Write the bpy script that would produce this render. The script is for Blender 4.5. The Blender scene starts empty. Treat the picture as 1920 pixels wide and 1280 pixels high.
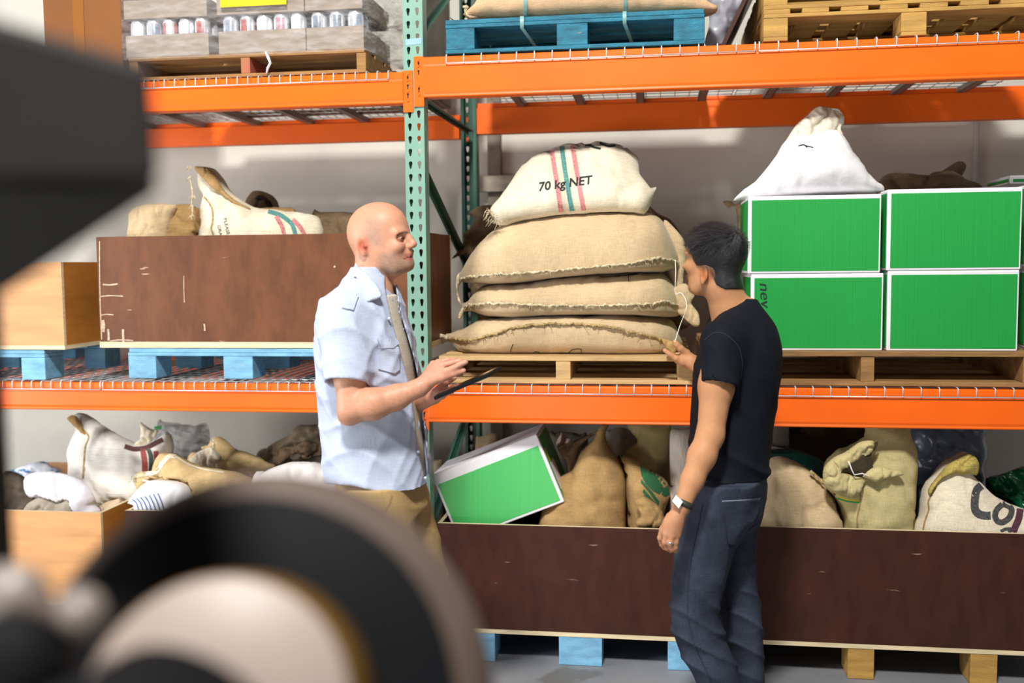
import bpy, bmesh, math, random
import numpy as np
from math import sin, cos, pi, sqrt, atan2, radians
from mathutils import Vector, Matrix, noise
from mathutils.bvhtree import BVHTree

# ------------------------------------------------------------------ camera, sky, sun, exposure
SC = bpy.context.scene
COL = SC.collection
CAMH = 1.6546
PITCH, ROLL = 0.0772, 0.0096
FPX = 1866.667
def cam_axes():
    c, s = cos(ROLL), sin(ROLL)
    right = Vector((1, 0, 0)); fwd = Vector((0, cos(PITCH), -sin(PITCH))); up = Vector((0, sin(PITCH), cos(PITCH)))
    return c*right - s*up, s*right + c*up, fwd
CR, CU, CF = cam_axes()
CAMP = Vector((0, 0, CAMH))
cd = bpy.data.cameras.new('camera'); cam = bpy.data.objects.new('camera', cd); COL.objects.link(cam)
m = Matrix.Identity(4)
for i in range(3):
    m[i][0] = CR[i]; m[i][1] = CU[i]; m[i][2] = -CF[i]; m[i][3] = CAMP[i]
cam.matrix_world = m
cd.lens = 35; cd.sensor_width = 36; cd.clip_start = 0.05
cd.dof.use_dof = True; cd.dof.focus_distance = 3.65; cd.dof.aperture_fstop = 1.6
SC.camera = cam

w = bpy.data.worlds.new('world'); SC.world = w; w.use_nodes = True
bg = w.node_tree.nodes['Background']; bg.inputs[0].default_value = (0.95, 0.96, 1.0, 1); bg.inputs[1].default_value = 0.15
def area(name, loc, tgt, sx, sy, power, col):
    d = bpy.data.lights.new(name, 'AREA'); d.shape = 'RECTANGLE'; d.size = sx; d.size_y = sy; d.energy = power; d.color = col
    o = bpy.data.objects.new(name, d); COL.objects.link(o); o.location = loc
    o.rotation_euler = (Vector(tgt)-Vector(loc)).to_track_quat('-Z', 'Y').to_euler(); return o
area('high_window_light', (-0.6, -0.3, 5.9), (0.2, 4.0, 1.5), 0.7, 0.7, 520, (1.0, 0.98, 0.94))
area('open_door_light', (-5.6, 2.3, 1.5), (0.0, 3.9, 1.2), 2.2, 2.4, 260, (0.95, 0.97, 1.0))
area('sunlit_yard_bounce', (-2.4, -3.2, 0.3), (0.0, 5.4, 1.6), 3.0, 0.5, 120, (1.0, 0.95, 0.84))

SC.view_settings.view_transform = 'Standard'; SC.view_settings.look = 'None'
SC.view_settings.exposure = 0.0; SC.view_settings.gamma = 1.0; SC.view_settings.use_curve_mapping = False

# ------------------------------------------------------------------ frames and projection
class Frame:
    def __init__(self, ox, oy, yaw): self.o = Vector((ox, oy, 0)); self.yaw = yaw; self.c, self.s = cos(yaw), sin(yaw)
    def w(self, p):   # frame -> world (yaw clockwise)
        u, v, z = p
        return Vector((self.o.x + u*self.c + v*self.s, self.o.y - u*self.s + v*self.c, z))
    def f(self, p):
        x, y = p[0]-self.o.x, p[1]-self.o.y
        return Vector((x*self.c - y*self.s, x*self.s + y*self.c, p[2]))
RK = Frame(-0.4272, 4.0967, 0.1443)       # the rack: u along it, v into its depth
WD = Frame(0, 0, 0)
def ray(px, py):
    return (CF + CR*((px-960)/FPX) + CU*((640-py)/FPX))
def U(px, py, v, fr=RK):                  # pixel -> frame point on the plane v
    o = fr.f(CAMP); d = fr.f(CAMP + ray(px, py)) - o
    t = (v - o.y)/d.y
    return o + d*t
def UZ(px, py, z, fr=RK):
    o = fr.f(CAMP); d = fr.f(CAMP + ray(px, py)) - o
    t = (z - o.z)/d.z
    return o + d*t
def PX(p):
    d = Vector(p)-CAMP; fw = d.dot(CF)
    return 960+FPX*d.dot(CR)/fw, 640-FPX*d.dot(CU)/fw
def cr(x0, y0, s, pts): return [(x0+a/s, y0+b/s) for a, b in pts]

# ------------------------------------------------------------------ materials
def hexc(h):
    h = h.lstrip('#'); c = [int(h[i:i+2], 16)/255 for i in (0, 2, 4)]
    return tuple((x/12.92 if x <= .04045 else ((x+.055)/1.055)**2.4) for x in c) + (1,)
MATS = {}
def mat(name, col, rough=.6, var=.12, scale=6, bump=0, bscale=None, stretch=(1, 1, 1), metal=0, spec=.5, col2=None, detail=5, wear=None, wearcol=None,
        weave=0, attr=False, alpha=1, trans=0, sheen=0, sss=0, wscale=40, wth=.68):
    if name in MATS: return MATS[name]
    M = bpy.data.materials.new(name); M.use_nodes = True; nt = M.node_tree; N = nt.nodes; L = nt.links
    b = N['Principled BSDF']
    b.inputs['Roughness'].default_value = rough; b.inputs['Metallic'].default_value = metal
    b.inputs['Specular IOR Level'].default_value = spec
    if alpha < 1: b.inputs['Alpha'].default_value = alpha
    if trans: b.inputs['Transmission Weight'].default_value = trans
    if sheen: b.inputs['Sheen Weight'].default_value = sheen
    if sss:
        b.inputs['Subsurface Weight'].default_value = sss; b.inputs['Subsurface Radius'].default_value = (1, .35, .2); b.inputs['Subsurface Scale'].default_value = .008
    tc = N.new('ShaderNodeTexCoord'); mp = N.new('ShaderNodeMapping'); mp.inputs['Scale'].default_value = stretch
    L.new(tc.outputs['Object'], mp.inputs[0])
    nz = N.new('ShaderNodeTexNoise'); nz.inputs['Scale'].default_value = scale; nz.inputs['Detail'].default_value = detail; nz.inputs['Roughness'].default_value = .6
    L.new(mp.outputs[0], nz.inputs['Vector'])
    c = col if isinstance(col, tuple) else hexc(col)
    if attr:
        at = N.new('ShaderNodeAttribute'); at.attribute_name = 'Col'; base = at.outputs['Color']
    else:
        rp = N.new('ShaderNodeValToRGB')
        c2 = (hexc(col2) if isinstance(col2, str) else col2) if col2 else tuple(max(0, x*(1-var*2.0)) for x in c[:3])+(1,)
        c3 = c if col2 else tuple(min(1, x*(1+var)) for x in c[:3])+(1,)
        rp.color_ramp.elements[0].position = .32; rp.color_ramp.elements[1].position = .68
        rp.color_ramp.elements[0].color = c2; rp.color_ramp.elements[1].color = c3
        L.new(nz.outputs[0], rp.inputs[0]); base = rp.outputs[0]
    if attr and var:
        mx = N.new('ShaderNodeMix'); mx.data_type = 'RGBA'; mx.blend_type = 'MULTIPLY'; mx.inputs[0].default_value = 1
        rp = N.new('ShaderNodeValToRGB'); rp.color_ramp.elements[0].color = (1-var*1.5,)*3+(1,); rp.color_ramp.elements[1].color = (1+var*.3,)*3+(1,)
        rp.color_ramp.elements[0].position = .3; rp.color_ramp.elements[1].position = .7
        L.new(nz.outputs[0], rp.inputs[0]); L.new(base, mx.inputs[6]); L.new(rp.outputs[0], mx.inputs[7]); base = mx.outputs[2]
    if weave:
        # crossed threads: two noises drawn out along each direction
        hs = []
        for st in ((260, 260, 26), (26, 26, 300)):
            m2 = N.new('ShaderNodeMapping'); m2.inputs['Scale'].default_value = st; L.new(tc.outputs['Object'], m2.inputs[0])
            n2 = N.new('ShaderNodeTexNoise'); n2.inputs['Scale'].default_value = 1; n2.inputs['Detail'].default_value = 2
            L.new(m2.outputs[0], n2.inputs['Vector']); hs.append(n2.outputs[0])
        ad = N.new('ShaderNodeMath'); ad.operation = 'ADD'; L.new(hs[0], ad.inputs[0]); L.new(hs[1], ad.inputs[1])
        mr = N.new('ShaderNodeMapRange'); mr.inputs[1].default_value = .7; mr.inputs[2].default_value = 1.3
        mr.inputs[3].default_value = 1-weave; mr.inputs[4].default_value = 1+weave*.35; L.new(ad.outputs[0], mr.inputs[0])
        mx = N.new('ShaderNodeMix'); mx.data_type = 'RGBA'; mx.blend_type = 'MULTIPLY'; mx.inputs[0].default_value = 1
        L.new(base, mx.inputs[6]); L.new(mr.outputs[0], mx.inputs[7]); base = mx.outputs[2]
        bp = N.new('ShaderNodeBump'); bp.inputs['Strength'].default_value = .35; bp.inputs['Distance'].default_value = .002
        L.new(ad.outputs[0], bp.inputs['Height']); L.new(bp.outputs[0], b.inputs['Normal'])
    if wear:
        n3 = N.new('ShaderNodeTexNoise'); n3.inputs['Scale'].default_value = wscale; n3.inputs['Detail'].default_value = 6
        m3 = N.new('ShaderNodeMapping'); m3.inputs['Scale'].default_value = wear; L.new(tc.outputs['Object'], m3.inputs[0]); L.new(m3.outputs[0], n3.inputs['Vector'])
        r3 = N.new('ShaderNodeValToRGB'); r3.color_ramp.elements[0].position = wth; r3.color_ramp.elements[1].position = wth+.04
        r3.color_ramp.elements[0].color = (0, 0, 0, 1); r3.color_ramp.elements[1].color = (1, 1, 1, 1)
        L.new(n3.outputs[0], r3.inputs[0])
        mx = N.new('ShaderNodeMix'); mx.data_type = 'RGBA'; L.new(r3.outputs[0], mx.inputs[0]); L.new(base, mx.inputs[6]); mx.inputs[7].default_value = hexc(wearcol)
        base = mx.outputs[2]
    L.new(base, b.inputs['Base Color'])
    if bump and not weave:
        n4 = N.new('ShaderNodeTexNoise'); n4.inputs['Scale'].default_value = bscale or scale*4; n4.inputs['Detail'].default_value = 4
        L.new(mp.outputs[0], n4.inputs['Vector'])
        bp = N.new('ShaderNodeBump'); bp.inputs['Strength'].default_value = min(1, bump); bp.inputs['Distance'].default_value = .01
        L.new(n4.outputs[0], bp.inputs['Height']); L.new(bp.outputs[0], b.inputs['Normal'])
    MATS[name] = M
    return M
def film(name, col, opac, rough=.12):
    if name in MATS: return MATS[name]
    M = bpy.data.materials.new(name); M.use_nodes = True; nt = M.node_tree; N = nt.nodes; L = nt.links
    b = N['Principled BSDF']; b.inputs['Base Color'].default_value = hexc(col); b.inputs['Roughness'].default_value = rough
    b.inputs['Specular IOR Level'].default_value = .8
    tc = N.new('ShaderNodeTexCoord'); mp = N.new('ShaderNodeMapping'); mp.inputs['Scale'].default_value = (4, 4, 14); mp.inputs['Rotation'].default_value = (0, .25, 0)
    nz = N.new('ShaderNodeTexNoise'); nz.inputs['Scale'].default_value = 3; nz.inputs['Detail'].default_value = 6
    L.new(tc.outputs['Object'], mp.inputs[0]); L.new(mp.outputs[0], nz.inputs['Vector'])
    mr = N.new('ShaderNodeMapRange'); mr.inputs[1].default_value = .4; mr.inputs[2].default_value = .75; mr.inputs[3].default_value = opac*.45; mr.inputs[4].default_value = min(1, opac*2.2)
    L.new(nz.outputs[0], mr.inputs[0]); L.new(mr.outputs[0], b.inputs['Alpha'])
    bp = N.new('ShaderNodeBump'); bp.inputs['Strength'].default_value = .9; bp.inputs['Distance'].default_value = .03; L.new(nz.outputs[0], bp.inputs['Height']); L.new(bp.outputs[0], b.inputs['Normal'])
    MATS[name] = M; return M

M_ORANGE = mat('orange_paint', '#fc690e', .38, .05, 3, spec=.4)
M_ORANGE_D = M_ORANGE
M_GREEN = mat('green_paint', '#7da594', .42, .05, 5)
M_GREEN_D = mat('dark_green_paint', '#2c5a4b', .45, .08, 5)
M_ZINC = mat('zinc_wire', '#d5d7da', .35, .06, 30, metal=.35)
M_CHANNEL = mat('galvanised_channel', '#8f8a84', .5, .1, 20, metal=.3)
M_BOARD = mat('pallet_wood', '#c9a571', .75, .16, 3, bump=.3, bscale=40, stretch=(1.5, 10, 10))
M_BOARD_Y = mat('yellow_pine', '#b98f48', .75, .16, 3, bump=.3, bscale=40, stretch=(1.5, 10, 10))
M_BOARD_D = mat('old_wood', '#9c7444', .8, .2, 3, bump=.3, bscale=40, stretch=(1.5, 10, 10))
M_BLUE = mat('blue_paint_wood', '#1f7189', .7, .22, 5, bump=.35, bscale=50, stretch=(2, 6, 6), wear=(1, 3, 3), wearcol='#9a7a50', wscale=9, wth=.7)
M_BLUE_L = mat('light_blue_paint_wood', '#7bb4d6', .7, .14, 5, bump=.3, bscale=50, stretch=(2, 6, 6), wear=(1, 3, 3), wearcol='#b59b78', wscale=9, wth=.72)
M_BROWN = mat('brown_film_plywood', '#6e4229', .5, .14, 5, stretch=(3, 3, 1.2), wear=(1, 1, 5), wearcol='#c8a890', wscale=7, wth=.715, bump=.08, bscale=200, spec=.25)
M_BROWN_D = mat('dark_brown_film_plywood', '#43241a', .5, .14, 5, stretch=(3, 3, 1.2), wear=(1, 1, 5), wearcol='#9d7c68', wscale=7, wth=.735, bump=.08, bscale=200, spec=.22)
M_PLYEDGE = mat('plywood_edge', '#e2cfa8', .75, .12, 6, stretch=(1, 1, 12))
M_PLY = mat('tan_plywood', '#cb935c', .55, .1, 3, stretch=(1, 1, 6))
M_PLYSIDE = mat('amber_plywood', '#b5742c', .55, .12, 3, stretch=(1, 1, 6))
M_BURLAP = mat('burlap', '#cbb189', .9, .07, 5, weave=.18, sheen=.15)
M_BURLAP_L = mat('pale_burlap', '#e2d6bd', .9, .06, 6, weave=.2, sheen=.15)
M_BURLAP_D = mat('dark_burlap', '#aa8856', .9, .1, 6, weave=.2)
M_BURLAP_B = mat('brown_burlap', '#7c654a', .9, .15, 6, weave=.36)
M_BURLAP_O = mat('olive_burlap', '#c9ba84', .9, .08, 6, weave=.18)
M_BURLAP_T = mat('tan_coarse_burlap', '#c6aa78', .9, .1, 6, weave=.2)
M_SEAM = mat('seam_thread', '#dccaa4', .95, .25, 60, bump=.6, bscale=200)
M_SEAM_D = mat('dark_seam_thread', '#b79d68', .95, .3, 60, bump=.6, bscale=200)
M_POLY = mat('white_woven_poly', '#f0eff0', .45, .03, 8, bump=.15, bscale=60)
M_POLY_N = mat('cream_woven_poly', '#d8cfbb', .5, .08, 8, bump=.3, bscale=25)
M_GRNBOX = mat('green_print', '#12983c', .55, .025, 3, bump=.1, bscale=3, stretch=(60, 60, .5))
M_GRNBOX_SUN = mat('sunlit_green_print', '#4fbb64', .4, .03, 4, bump=.1, bscale=3, stretch=(60, 60, .5))  # carton green lightened: direct light on the tilted front is put into the colour
M_CARTON_W = mat('white_carton', '#e9e6ea', .6, .04, 6)
M_CARTON = mat('kraft_carton', '#8f7f6e', .75, .06, 5)
M_CARTON_B = mat('brown_carton', '#7c4916', .7, .06, 3)
M_BLACKINK = mat('black_ink', '#23272a', .8, .3, 120)
M_REDINK = mat('pink_red_stripe', '#d98b8b', .9, .2, 150, weave=.3)
M_TEALINK = mat('teal_stripe', '#5d9a93', .9, .2, 150, weave=.3)
M_WALL = mat('painted_wall', '#d6d2c8', .8, .05, 2.5, bump=.06, bscale=30)
M_CONC = mat('concrete', '#8f9092', .7, .18, 4, bump=.15, bscale=25)

# ------------------------------------------------------------------ mesh building
class MB:
    def __init__(self): self.v = []; self.f = []; self.mi = []; self.sm = []
    def add(self, vs, fs, mi=0, smooth=False):
        o = len(self.v); self.v += [Vector(p) for p in vs]; self.f += [tuple(i+o for i in f) for f in fs]
        self.mi += [mi]*len(fs); self.sm += [smooth]*len(fs); return self
    def box(self, a, b, mi=0):
        x0, y0, z0 = a; x1, y1, z1 = b
        return self.add([(x0, y0, z0), (x1, y0, z0), (x1, y1, z0), (x0, y1, z0), (x0, y0, z1), (x1, y0, z1), (x1, y1, z1), (x0, y1, z1)],
                        [(0, 3, 2, 1), (4, 5, 6, 7), (0, 1, 5, 4), (1, 2, 6, 5), (2, 3, 7, 6), (3, 0, 4, 7)], mi)
    def bar(self, p, q, wd, ht, up=(0, 0, 1)):
        p, q = Vector(p), Vector(q); d = (q-p).normalized(); up = Vector(up); s = d.cross(up).normalized(); n = s.cross(d)
        vs = []
        for c in (p, q):
            for a, b in ((-1, -1), (1, -1), (1, 1), (-1, 1)): vs.append(c + s*a*wd/2 + n*b*ht/2)
        return self.add(vs, [(3, 2, 1, 0), (4, 5, 6, 7), (0, 1, 5, 4), (1, 2, 6, 5), (2, 3, 7, 6), (3, 0, 4, 7)])
    def tube(self, pts, r, n=8, cap=True, smooth=True):
        pts = [Vector(p) for p in pts]; rs = r if hasattr(r, '__len__') else [r]*len(pts)
        vs = []; pn = None
        for i, p in enumerate(pts):
            d = (pts[min(i+1, len(pts)-1)] - pts[max(i-1, 0)]).normalized()
            if pn is None:
                pn = d.orthogonal().normalized()
            pn = (pn - d*pn.dot(d)); pn = pn.normalized() if pn.length > 1e-6 else d.orthogonal().normalized()
            b = d.cross(pn)
            for k in range(n):
                a = 2*pi*k/n; vs.append(p + (pn*cos(a) + b*sin(a))*rs[i])
        fs = [(i*n+k, i*n+(k+1) % n, (i+1)*n+(k+1) % n, (i+1)*n+k) for i in range(len(pts)-1) for k in range(n)]
        if cap: fs += [tuple(range(n-1, -1, -1)), tuple((len(pts)-1)*n+k for k in range(n))]
        return self.add(vs, fs, 0, smooth)
    def lathe(self, prof, c=(0, 0, 0), axis=(0, 0, 1), n=48, smooth=True, cap=True):
        ax = Vector(axis).normalized(); a1 = ax.orthogonal().normalized(); a2 = ax.cross(a1); c = Vector(c)
        vs = [c + ax*h + (a1*cos(2*pi*k/n)+a2*sin(2*pi*k/n))*r for r, h in prof for k in range(n)]
        fs = [(i*n+k, i*n+(k+1) % n, (i+1)*n+(k+1) % n, (i+1)*n+k) for i in range(len(prof)-1) for k in range(n)]
        if cap: fs += [tuple(range(n-1, -1, -1)), tuple((len(prof)-1)*n+k for k in range(n))]
        return self.add(vs, fs, 0, smooth)
    def loft(self, rings, smooth=True, cap=True, closed=True):
        n = len(rings[0]); vs = [p for r in rings for p in r]
        kk = n if closed else n-1
        fs = [(i*n+k, i*n+(k+1) % n, (i+1)*n+(k+1) % n, (i+1)*n+k) for i in range(len(rings)-1) for k in range(kk)]
        if cap: fs += [tuple(range(n-1, -1, -1)), tuple((len(rings)-1)*n+k for k in range(n))]
        return self.add(vs, fs, 0, smooth)
    def grid(self, P, mi=0, smooth=True):
        nr, nc = len(P), len(P[0])
        return self.add([p for r in P for p in r], [(i*nc+j, i*nc+j+1, (i+1)*nc+j+1, (i+1)*nc+j) for i in range(nr-1) for j in range(nc-1)], mi, smooth)
    def mesh(self, name, mats, off=(0, 0, 0), fix=True):
        me = bpy.data.meshes.new(name); o = Vector(off)
        me.from_pydata([p-o for p in self.v], [], self.f)
        for m_ in (mats if isinstance(mats, (list, tuple)) else [mats]): me.materials.append(m_)
        me.polygons.foreach_set('material_index', self.mi); me.polygons.foreach_set('use_smooth', self.sm)
        if fix:
            bm = bmesh.new(); bm.from_mesh(me); bmesh.ops.recalc_face_normals(bm, faces=bm.faces); bm.to_mesh(me); bm.free()
        me.update(); return me
    def bvh(self, fr): return BVHTree.FromPolygons([fr.w(p) for p in self.v], self.f)

def setp(o, label=None, cat=None, group=None, kind=None):
    for k, val in (('label', label), ('category', cat), ('group', group), ('kind', kind)):
        if val: o[k] = val
    return o
class Thing:
    """an Empty at the thing's base; parts are given in frame coordinates"""
    def __init__(self, name, label, cat, base, fr=RK, group=None, kind=None):
        self.fr = fr; self.base = Vector(base); self.e = bpy.data.objects.new(name, None); COL.objects.link(self.e)
        self.e.location = fr.w(base); self.e.rotation_euler = (0, 0, -fr.yaw); self.e.empty_display_size = .1
        setp(self.e, label, cat, group, kind)
    def part(self, name, mb, mats=None, label=None, parent=None, bevel=0, kind=None, fix=True):
        me = mb.mesh(name, mats, self.base, fix) if isinstance(mb, MB) else mb
        o = bpy.data.objects.new(name, me); COL.objects.link(o); o.parent = parent or self.e
        setp(o, label, None, None, kind)
        if bevel: bev(o, bevel)
        return o
def bev(o, wd, seg=2):
    b = o.modifiers.new('bevel', 'BEVEL'); b.width = wd; b.segments = seg; b.limit_method = 'ANGLE'; b.angle_limit = radians(40)
def solo(name, mb, mats, base, label=None, cat=None, fr=RK, group=None, kind=None, bevel=0, fix=True):
    o = bpy.data.objects.new(name, mb.mesh(name, mats, base, fix)); COL.objects.link(o)
    o.location = fr.w(base); o.rotation_euler = (0, 0, -fr.yaw); setp(o, label, cat, group, kind)
    if bevel: bev(o, bevel)
    return o
def copy_tree(o, parent=None):
    c = o.copy(); COL.objects.link(c)
    if parent: c.parent = parent
    for ch in list(o.children): copy_tree(ch, c)
    return c
def fbm(p, s=1., o=3): return noise.fractal(Vector(p)*s, 1.0, 2.0, o, noise_basis='PERLIN_ORIGINAL')

# ---- soft sack shapes
def crom(pts, n, closed=True):
    """Catmull-Rom through pts, resampled to n"""
    P = [Vector(p) for p in pts]; k = len(P); out = []
    dense = []
    segs = k if closed else k-1
    for i in range(segs):
        if closed: a, b, c, d = P[(i-1) % k], P[i], P[(i+1) % k], P[(i+2) % k]
        else: a, b, c, d = P[max(i-1, 0)], P[i], P[i+1], P[min(i+2, k-1)]
        for t in [j/12 for j in range(12)]:
            m1 = (c-a)*.4; m2 = (d-b)*.4
            t2, t3 = t*t, t*t*t
            dense.append(b*(2*t3-3*t2+1) + m1*(t3-2*t2+t) + c*(-2*t3+3*t2) + m2*(t3-t2))
    if closed: dense.append(dense[0])
    else: dense.append(P[-1])
    L = [0]
    for i in range(1, len(dense)): L.append(L[-1]+(dense[i]-dense[i-1]).length)
    j = 0
    for i in range(n):
        t = L[-1]*i/(n if closed else n-1)
        while j < len(L)-2 and L[j+1] < t: j += 1
        q = (t-L[j])/max(1e-9, L[j+1]-L[j]); out.append(dense[j].lerp(dense[j+1], min(1, q)))
    return out
def inflate(B, R=56):
    """B: closed 2-D outline (numpy). Returns points, triangles and a 0..1 swelling that is 0 on the outline (square root of a Poisson solution)"""
    lo = B.min(0); hi = B.max(0); s = max((hi-lo).max()/R, .004)
    nx, ny = (np.ceil((hi-lo)/s)+3).astype(int)
    X = lo[0]-s+np.arange(nx)*s; Y = lo[1]-s+np.arange(ny)*s
    GX, GY = np.meshgrid(X, Y, indexing='ij')
    ins = np.zeros(GX.shape, bool); n = len(B); dmin = np.full(GX.shape, 1e9)
    for i in range(n):
        a, b = B[i], B[(i+1) % n]
        c = ((a[1] > GY) != (b[1] > GY)); dy = b[1]-a[1]
        if abs(dy) > 1e-12: ins ^= c & (GX < (b[0]-a[0])*(GY-a[1])/dy + a[0])
        d = b-a; L2 = max(1e-12, d@d); t = np.clip(((GX-a[0])*d[0]+(GY-a[1])*d[1])/L2, 0, 1)
        dmin = np.minimum(dmin, np.hypot(GX-a[0]-t*d[0], GY-a[1]-t*d[1]))
    h = np.zeros(GX.shape); w_ = 1.0
    red = ((np.add.outer(np.arange(nx), np.arange(ny))) % 2 == 0)
    m1, m2 = ins & red, ins & ~red; om = 2/(1+math.sin(pi/max(nx, ny)))
    for it in range(90):
        for mk in (m1, m2):
            nb = np.zeros_like(h); nb[1:-1, 1:-1] = (h[2:, 1:-1]+h[:-2, 1:-1]+h[1:-1, 2:]+h[1:-1, :-2]+1)/4
            h[mk] += om*(nb[mk]-h[mk])
    def samp(p):
        fx = (p[:, 0]-X[0])/s; fy = (p[:, 1]-Y[0])/s; i = np.clip(fx.astype(int), 0, nx-2); j = np.clip(fy.astype(int), 0, ny-2); fx = fx-i; fy = fy-j
        return h[i, j]*(1-fx)*(1-fy)+h[i+1, j]*fx*(1-fy)+h[i, j+1]*(1-fx)*fy+h[i+1, j+1]*fx*fy
    keep = ins & (dmin > s*.75)
    P = np.stack([GX[keep], GY[keep]], 1)
    tn = np.roll(B, -1, 0)-np.roll(B, 1, 0); tn /= np.maximum(1e-9, np.linalg.norm(tn, axis=1))[:, None]; nn = np.stack([-tn[:, 1], tn[:, 0]], 1)
    area = .5*np.sum(B[:, 0]*np.roll(B[:, 1], -1)-np.roll(B[:, 0], -1)*B[:, 1]); nn *= (1 if area > 0 else -1)
    Q = B+nn*s*.32
    from mathutils.geometry import delaunay_2d_cdt
    pts = [Vector(p) for p in B]+[Vector(p) for p in Q]+[Vector(p) for p in P]
    res = delaunay_2d_cdt(pts, [(i, (i+1) % n) for i in range(n)], [], 1, 1e-6)
    V = np.array([tuple(p) for p in res[0]]); F = [tuple(f) for f in res[2]]
    # drop triangles outside the outline
    cc = V[np.array(F)].mean(1); inside = np.zeros(len(cc), bool)
    for i in range(n):
        a, b = B[i], B[(i+1) % n]; dy = b[1]-a[1]
        if abs(dy) > 1e-12: inside ^= ((a[1] > cc[:, 1]) != (b[1] > cc[:, 1])) & (cc[:, 0] < (b[0]-a[0])*(cc[:, 1]-a[1])/dy+a[0])
    F = [f for f, k in zip(F, inside) if k]
    hv = samp(V); rim = np.zeros(len(V), bool)
    for k, src in enumerate(res[3]):
        if any(q < n for q in src): hv[k] = 0; rim[k] = True
    # the thin ring inside the rim
    hv = np.maximum(hv, 0); hm = max(hv.max(), 1e-9)
    return V, F, np.sqrt(hv/hm), rim
def puff(px, v, T, Tb=None, lean=0., spine=None, n=100, nr=10, p=2.2, wr=.012, ws=9, seed=0, folds=None, fr=RK, floor=None, pw=.85, R=56):
    """soft bag: its outline stands at depth v, belly T towards the viewer and Tb away"""
    Tb = T if Tb is None else Tb
    pts = [U(a, b, v, fr) for a, b in px]
    if floor is not None:
        for q in pts: q.z = max(q.z, floor)
    zb = min(q.z for q in pts)
    B3 = crom(pts, n); B = np.array([(q.x, q.z) for q in B3])
    V, F, S_, rim = inflate(B, R)
    nv = Vector((0, -1, lean)).normalized(); mb = MB()
    idx = {}
    front = []; 
    fc = [(U(fx, fy, v, fr), kk, am, rad) for (fx, fy, kk, am, rad) in (folds or [])]
    def disp(x, z, sg):
        d = fbm((x+seed*3.1, sg+seed, z), ws)*wr + fbm((x+seed*1.7, seed, z*1.3), ws*.35)*wr*1.6
        # creases: ridged noise
        d -= wr*1.1*max(0, 1-abs(fbm((x*1.2+seed, sg*2, z*.8+seed), ws*.6))*5)
        for c, kk, am, rad in fc:
            dx, dz = x-c.x, z-c.z; r_ = sqrt(dx*dx+dz*dz)
            d += am*sin(kk*atan2(dz, dx)+seed+fbm((x, 0, z), 8)*2)*math.exp(-r_/rad)*min(1, r_/.03)
        return d
    for k in range(len(V)):
        x, z = V[k]; q = Vector((x, v+(z-zb)*lean, z)); s = float(S_[k])**pw
        front.append(q + nv*(T*s + disp(x, z, 1)*min(1, s*2.2)))
    nb = len(front); back = []; bi = []
    for k in range(len(V)):
        if rim[k]: bi.append(k); continue
        x, z = V[k]; s = float(S_[k])**pw; q = Vector((x, v+(z-zb)*lean, z))
        back.append(q - nv*(Tb*s + disp(x, z, -1)*min(1, s*2.2))); bi.append(nb+len(back)-1)
    mb.add(front+back, F+[tuple(bi[i] for i in reversed(f)) for f in F], 0, True)
    if floor is not None: mb.v = [Vector((q.x, q.y, max(q.z, floor))) for q in mb.v]
    return mb
def weld(mb, d=1e-4):
    bm = bmesh.new(); vs = [bm.verts.new(p) for p in mb.v]
    for f, mi, s in zip(mb.f, mb.mi, mb.sm):
        try:
            q = bm.faces.new([vs[i] for i in f]); q.smooth = s; q.material_index = mi
        except ValueError: pass
    bmesh.ops.remove_doubles(bm, verts=bm.verts, dist=d)
    bm.verts.index_update(); bm.faces.index_update()
    mb.v = [x.co.copy() for x in bm.verts]; mb.f = [tuple(y.index for y in x.verts) for x in bm.faces]
    mb.sm = [x.smooth for x in bm.faces]; mb.mi = [x.material_index for x in bm.faces]; bm.free()
def interp(tab, x):
    if x <= tab[0][0]: return tab[0][1]
    for (a, b), (c, d) in zip(tab[:-1], tab[1:]):
        if x <= c: 
            t = (x-a)/(c-a); return b+(d-b)*t
    return tab[-1][1]
def smooth_tab(tab, x, wd):
    return sum(interp(tab, x+wd*k/4) for k in range(-4, 5))/9
def sack_flat(top, seam, bot, v0, W, ns=70, nc=28, wr=.008, seed=0, wfun=None):
    """a filled sack lying down: its seam runs along the front; silhouettes given per pixel column"""
    x0, x1 = seam[0][0], seam[-1][0]
    mb = MB(); rings = []; seamline = []
    for i in range(ns+1):
        s = -cos(pi*i/ns)*.5+.5; s = .6*s+.4*i/ns; x = x0+(x1-x0)*s; e = abs(2*s-1)
        wd = W*max(.02, (1-e**5)**.5) ; vf = v0 + (W-wd)*.42
        zs = U(x, smooth_tab(seam, x, 4), vf)
        zt = U(x, smooth_tab(top, x, 6), vf+wd*.45).z; zb = U(x, smooth_tab(bot, x, 6), vf+wd*.25).z
        zt = max(zt, zs.z+.002); zb = min(zb, zs.z-.002)
        ring = []
        for k in range(nc):
            a = 2*pi*k/nc; c_, s_ = cos(a), sin(a)
            ex = .62
            y = vf+wd/2 - wd/2*math.copysign(abs(c_)**ex, c_)
            z = zs.z + (zt-zs.z)*max(0, s_)**ex - (zs.z-zb)*max(0, -s_)**(.5)
            q = Vector((zs.x, y, z))
            d = (fbm((q.x+seed*2.3, q.y, q.z), 7)*wr + fbm((q.x*1.5+seed, q.y, q.z*.5), 22)*wr*.45)
            q += Vector((0, -c_*d*1.2, s_*d)) if (s_ > -.2) else Vector((0, -c_*d, 0))
            ring.append(q)
        rings.append(ring); seamline.append(Vector((zs.x, vf-.006, zs.z)))
    mb.loft(rings, cap=True)
    return mb, seamline
def seam_mb(line, r=.006, seed=0, fringe=.01):
    mb = MB(); L = crom(line, len(line)*3, closed=False)
    mb.tube([p+Vector((0, fbm(p+Vector((seed, 0, 0)), 60)*.004, fbm(p+Vector((0, seed, 3)), 60)*.006)) for p in L], [r*(1+.7*fbm(p, 90)) for p in L], n=6)
    return mb
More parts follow.
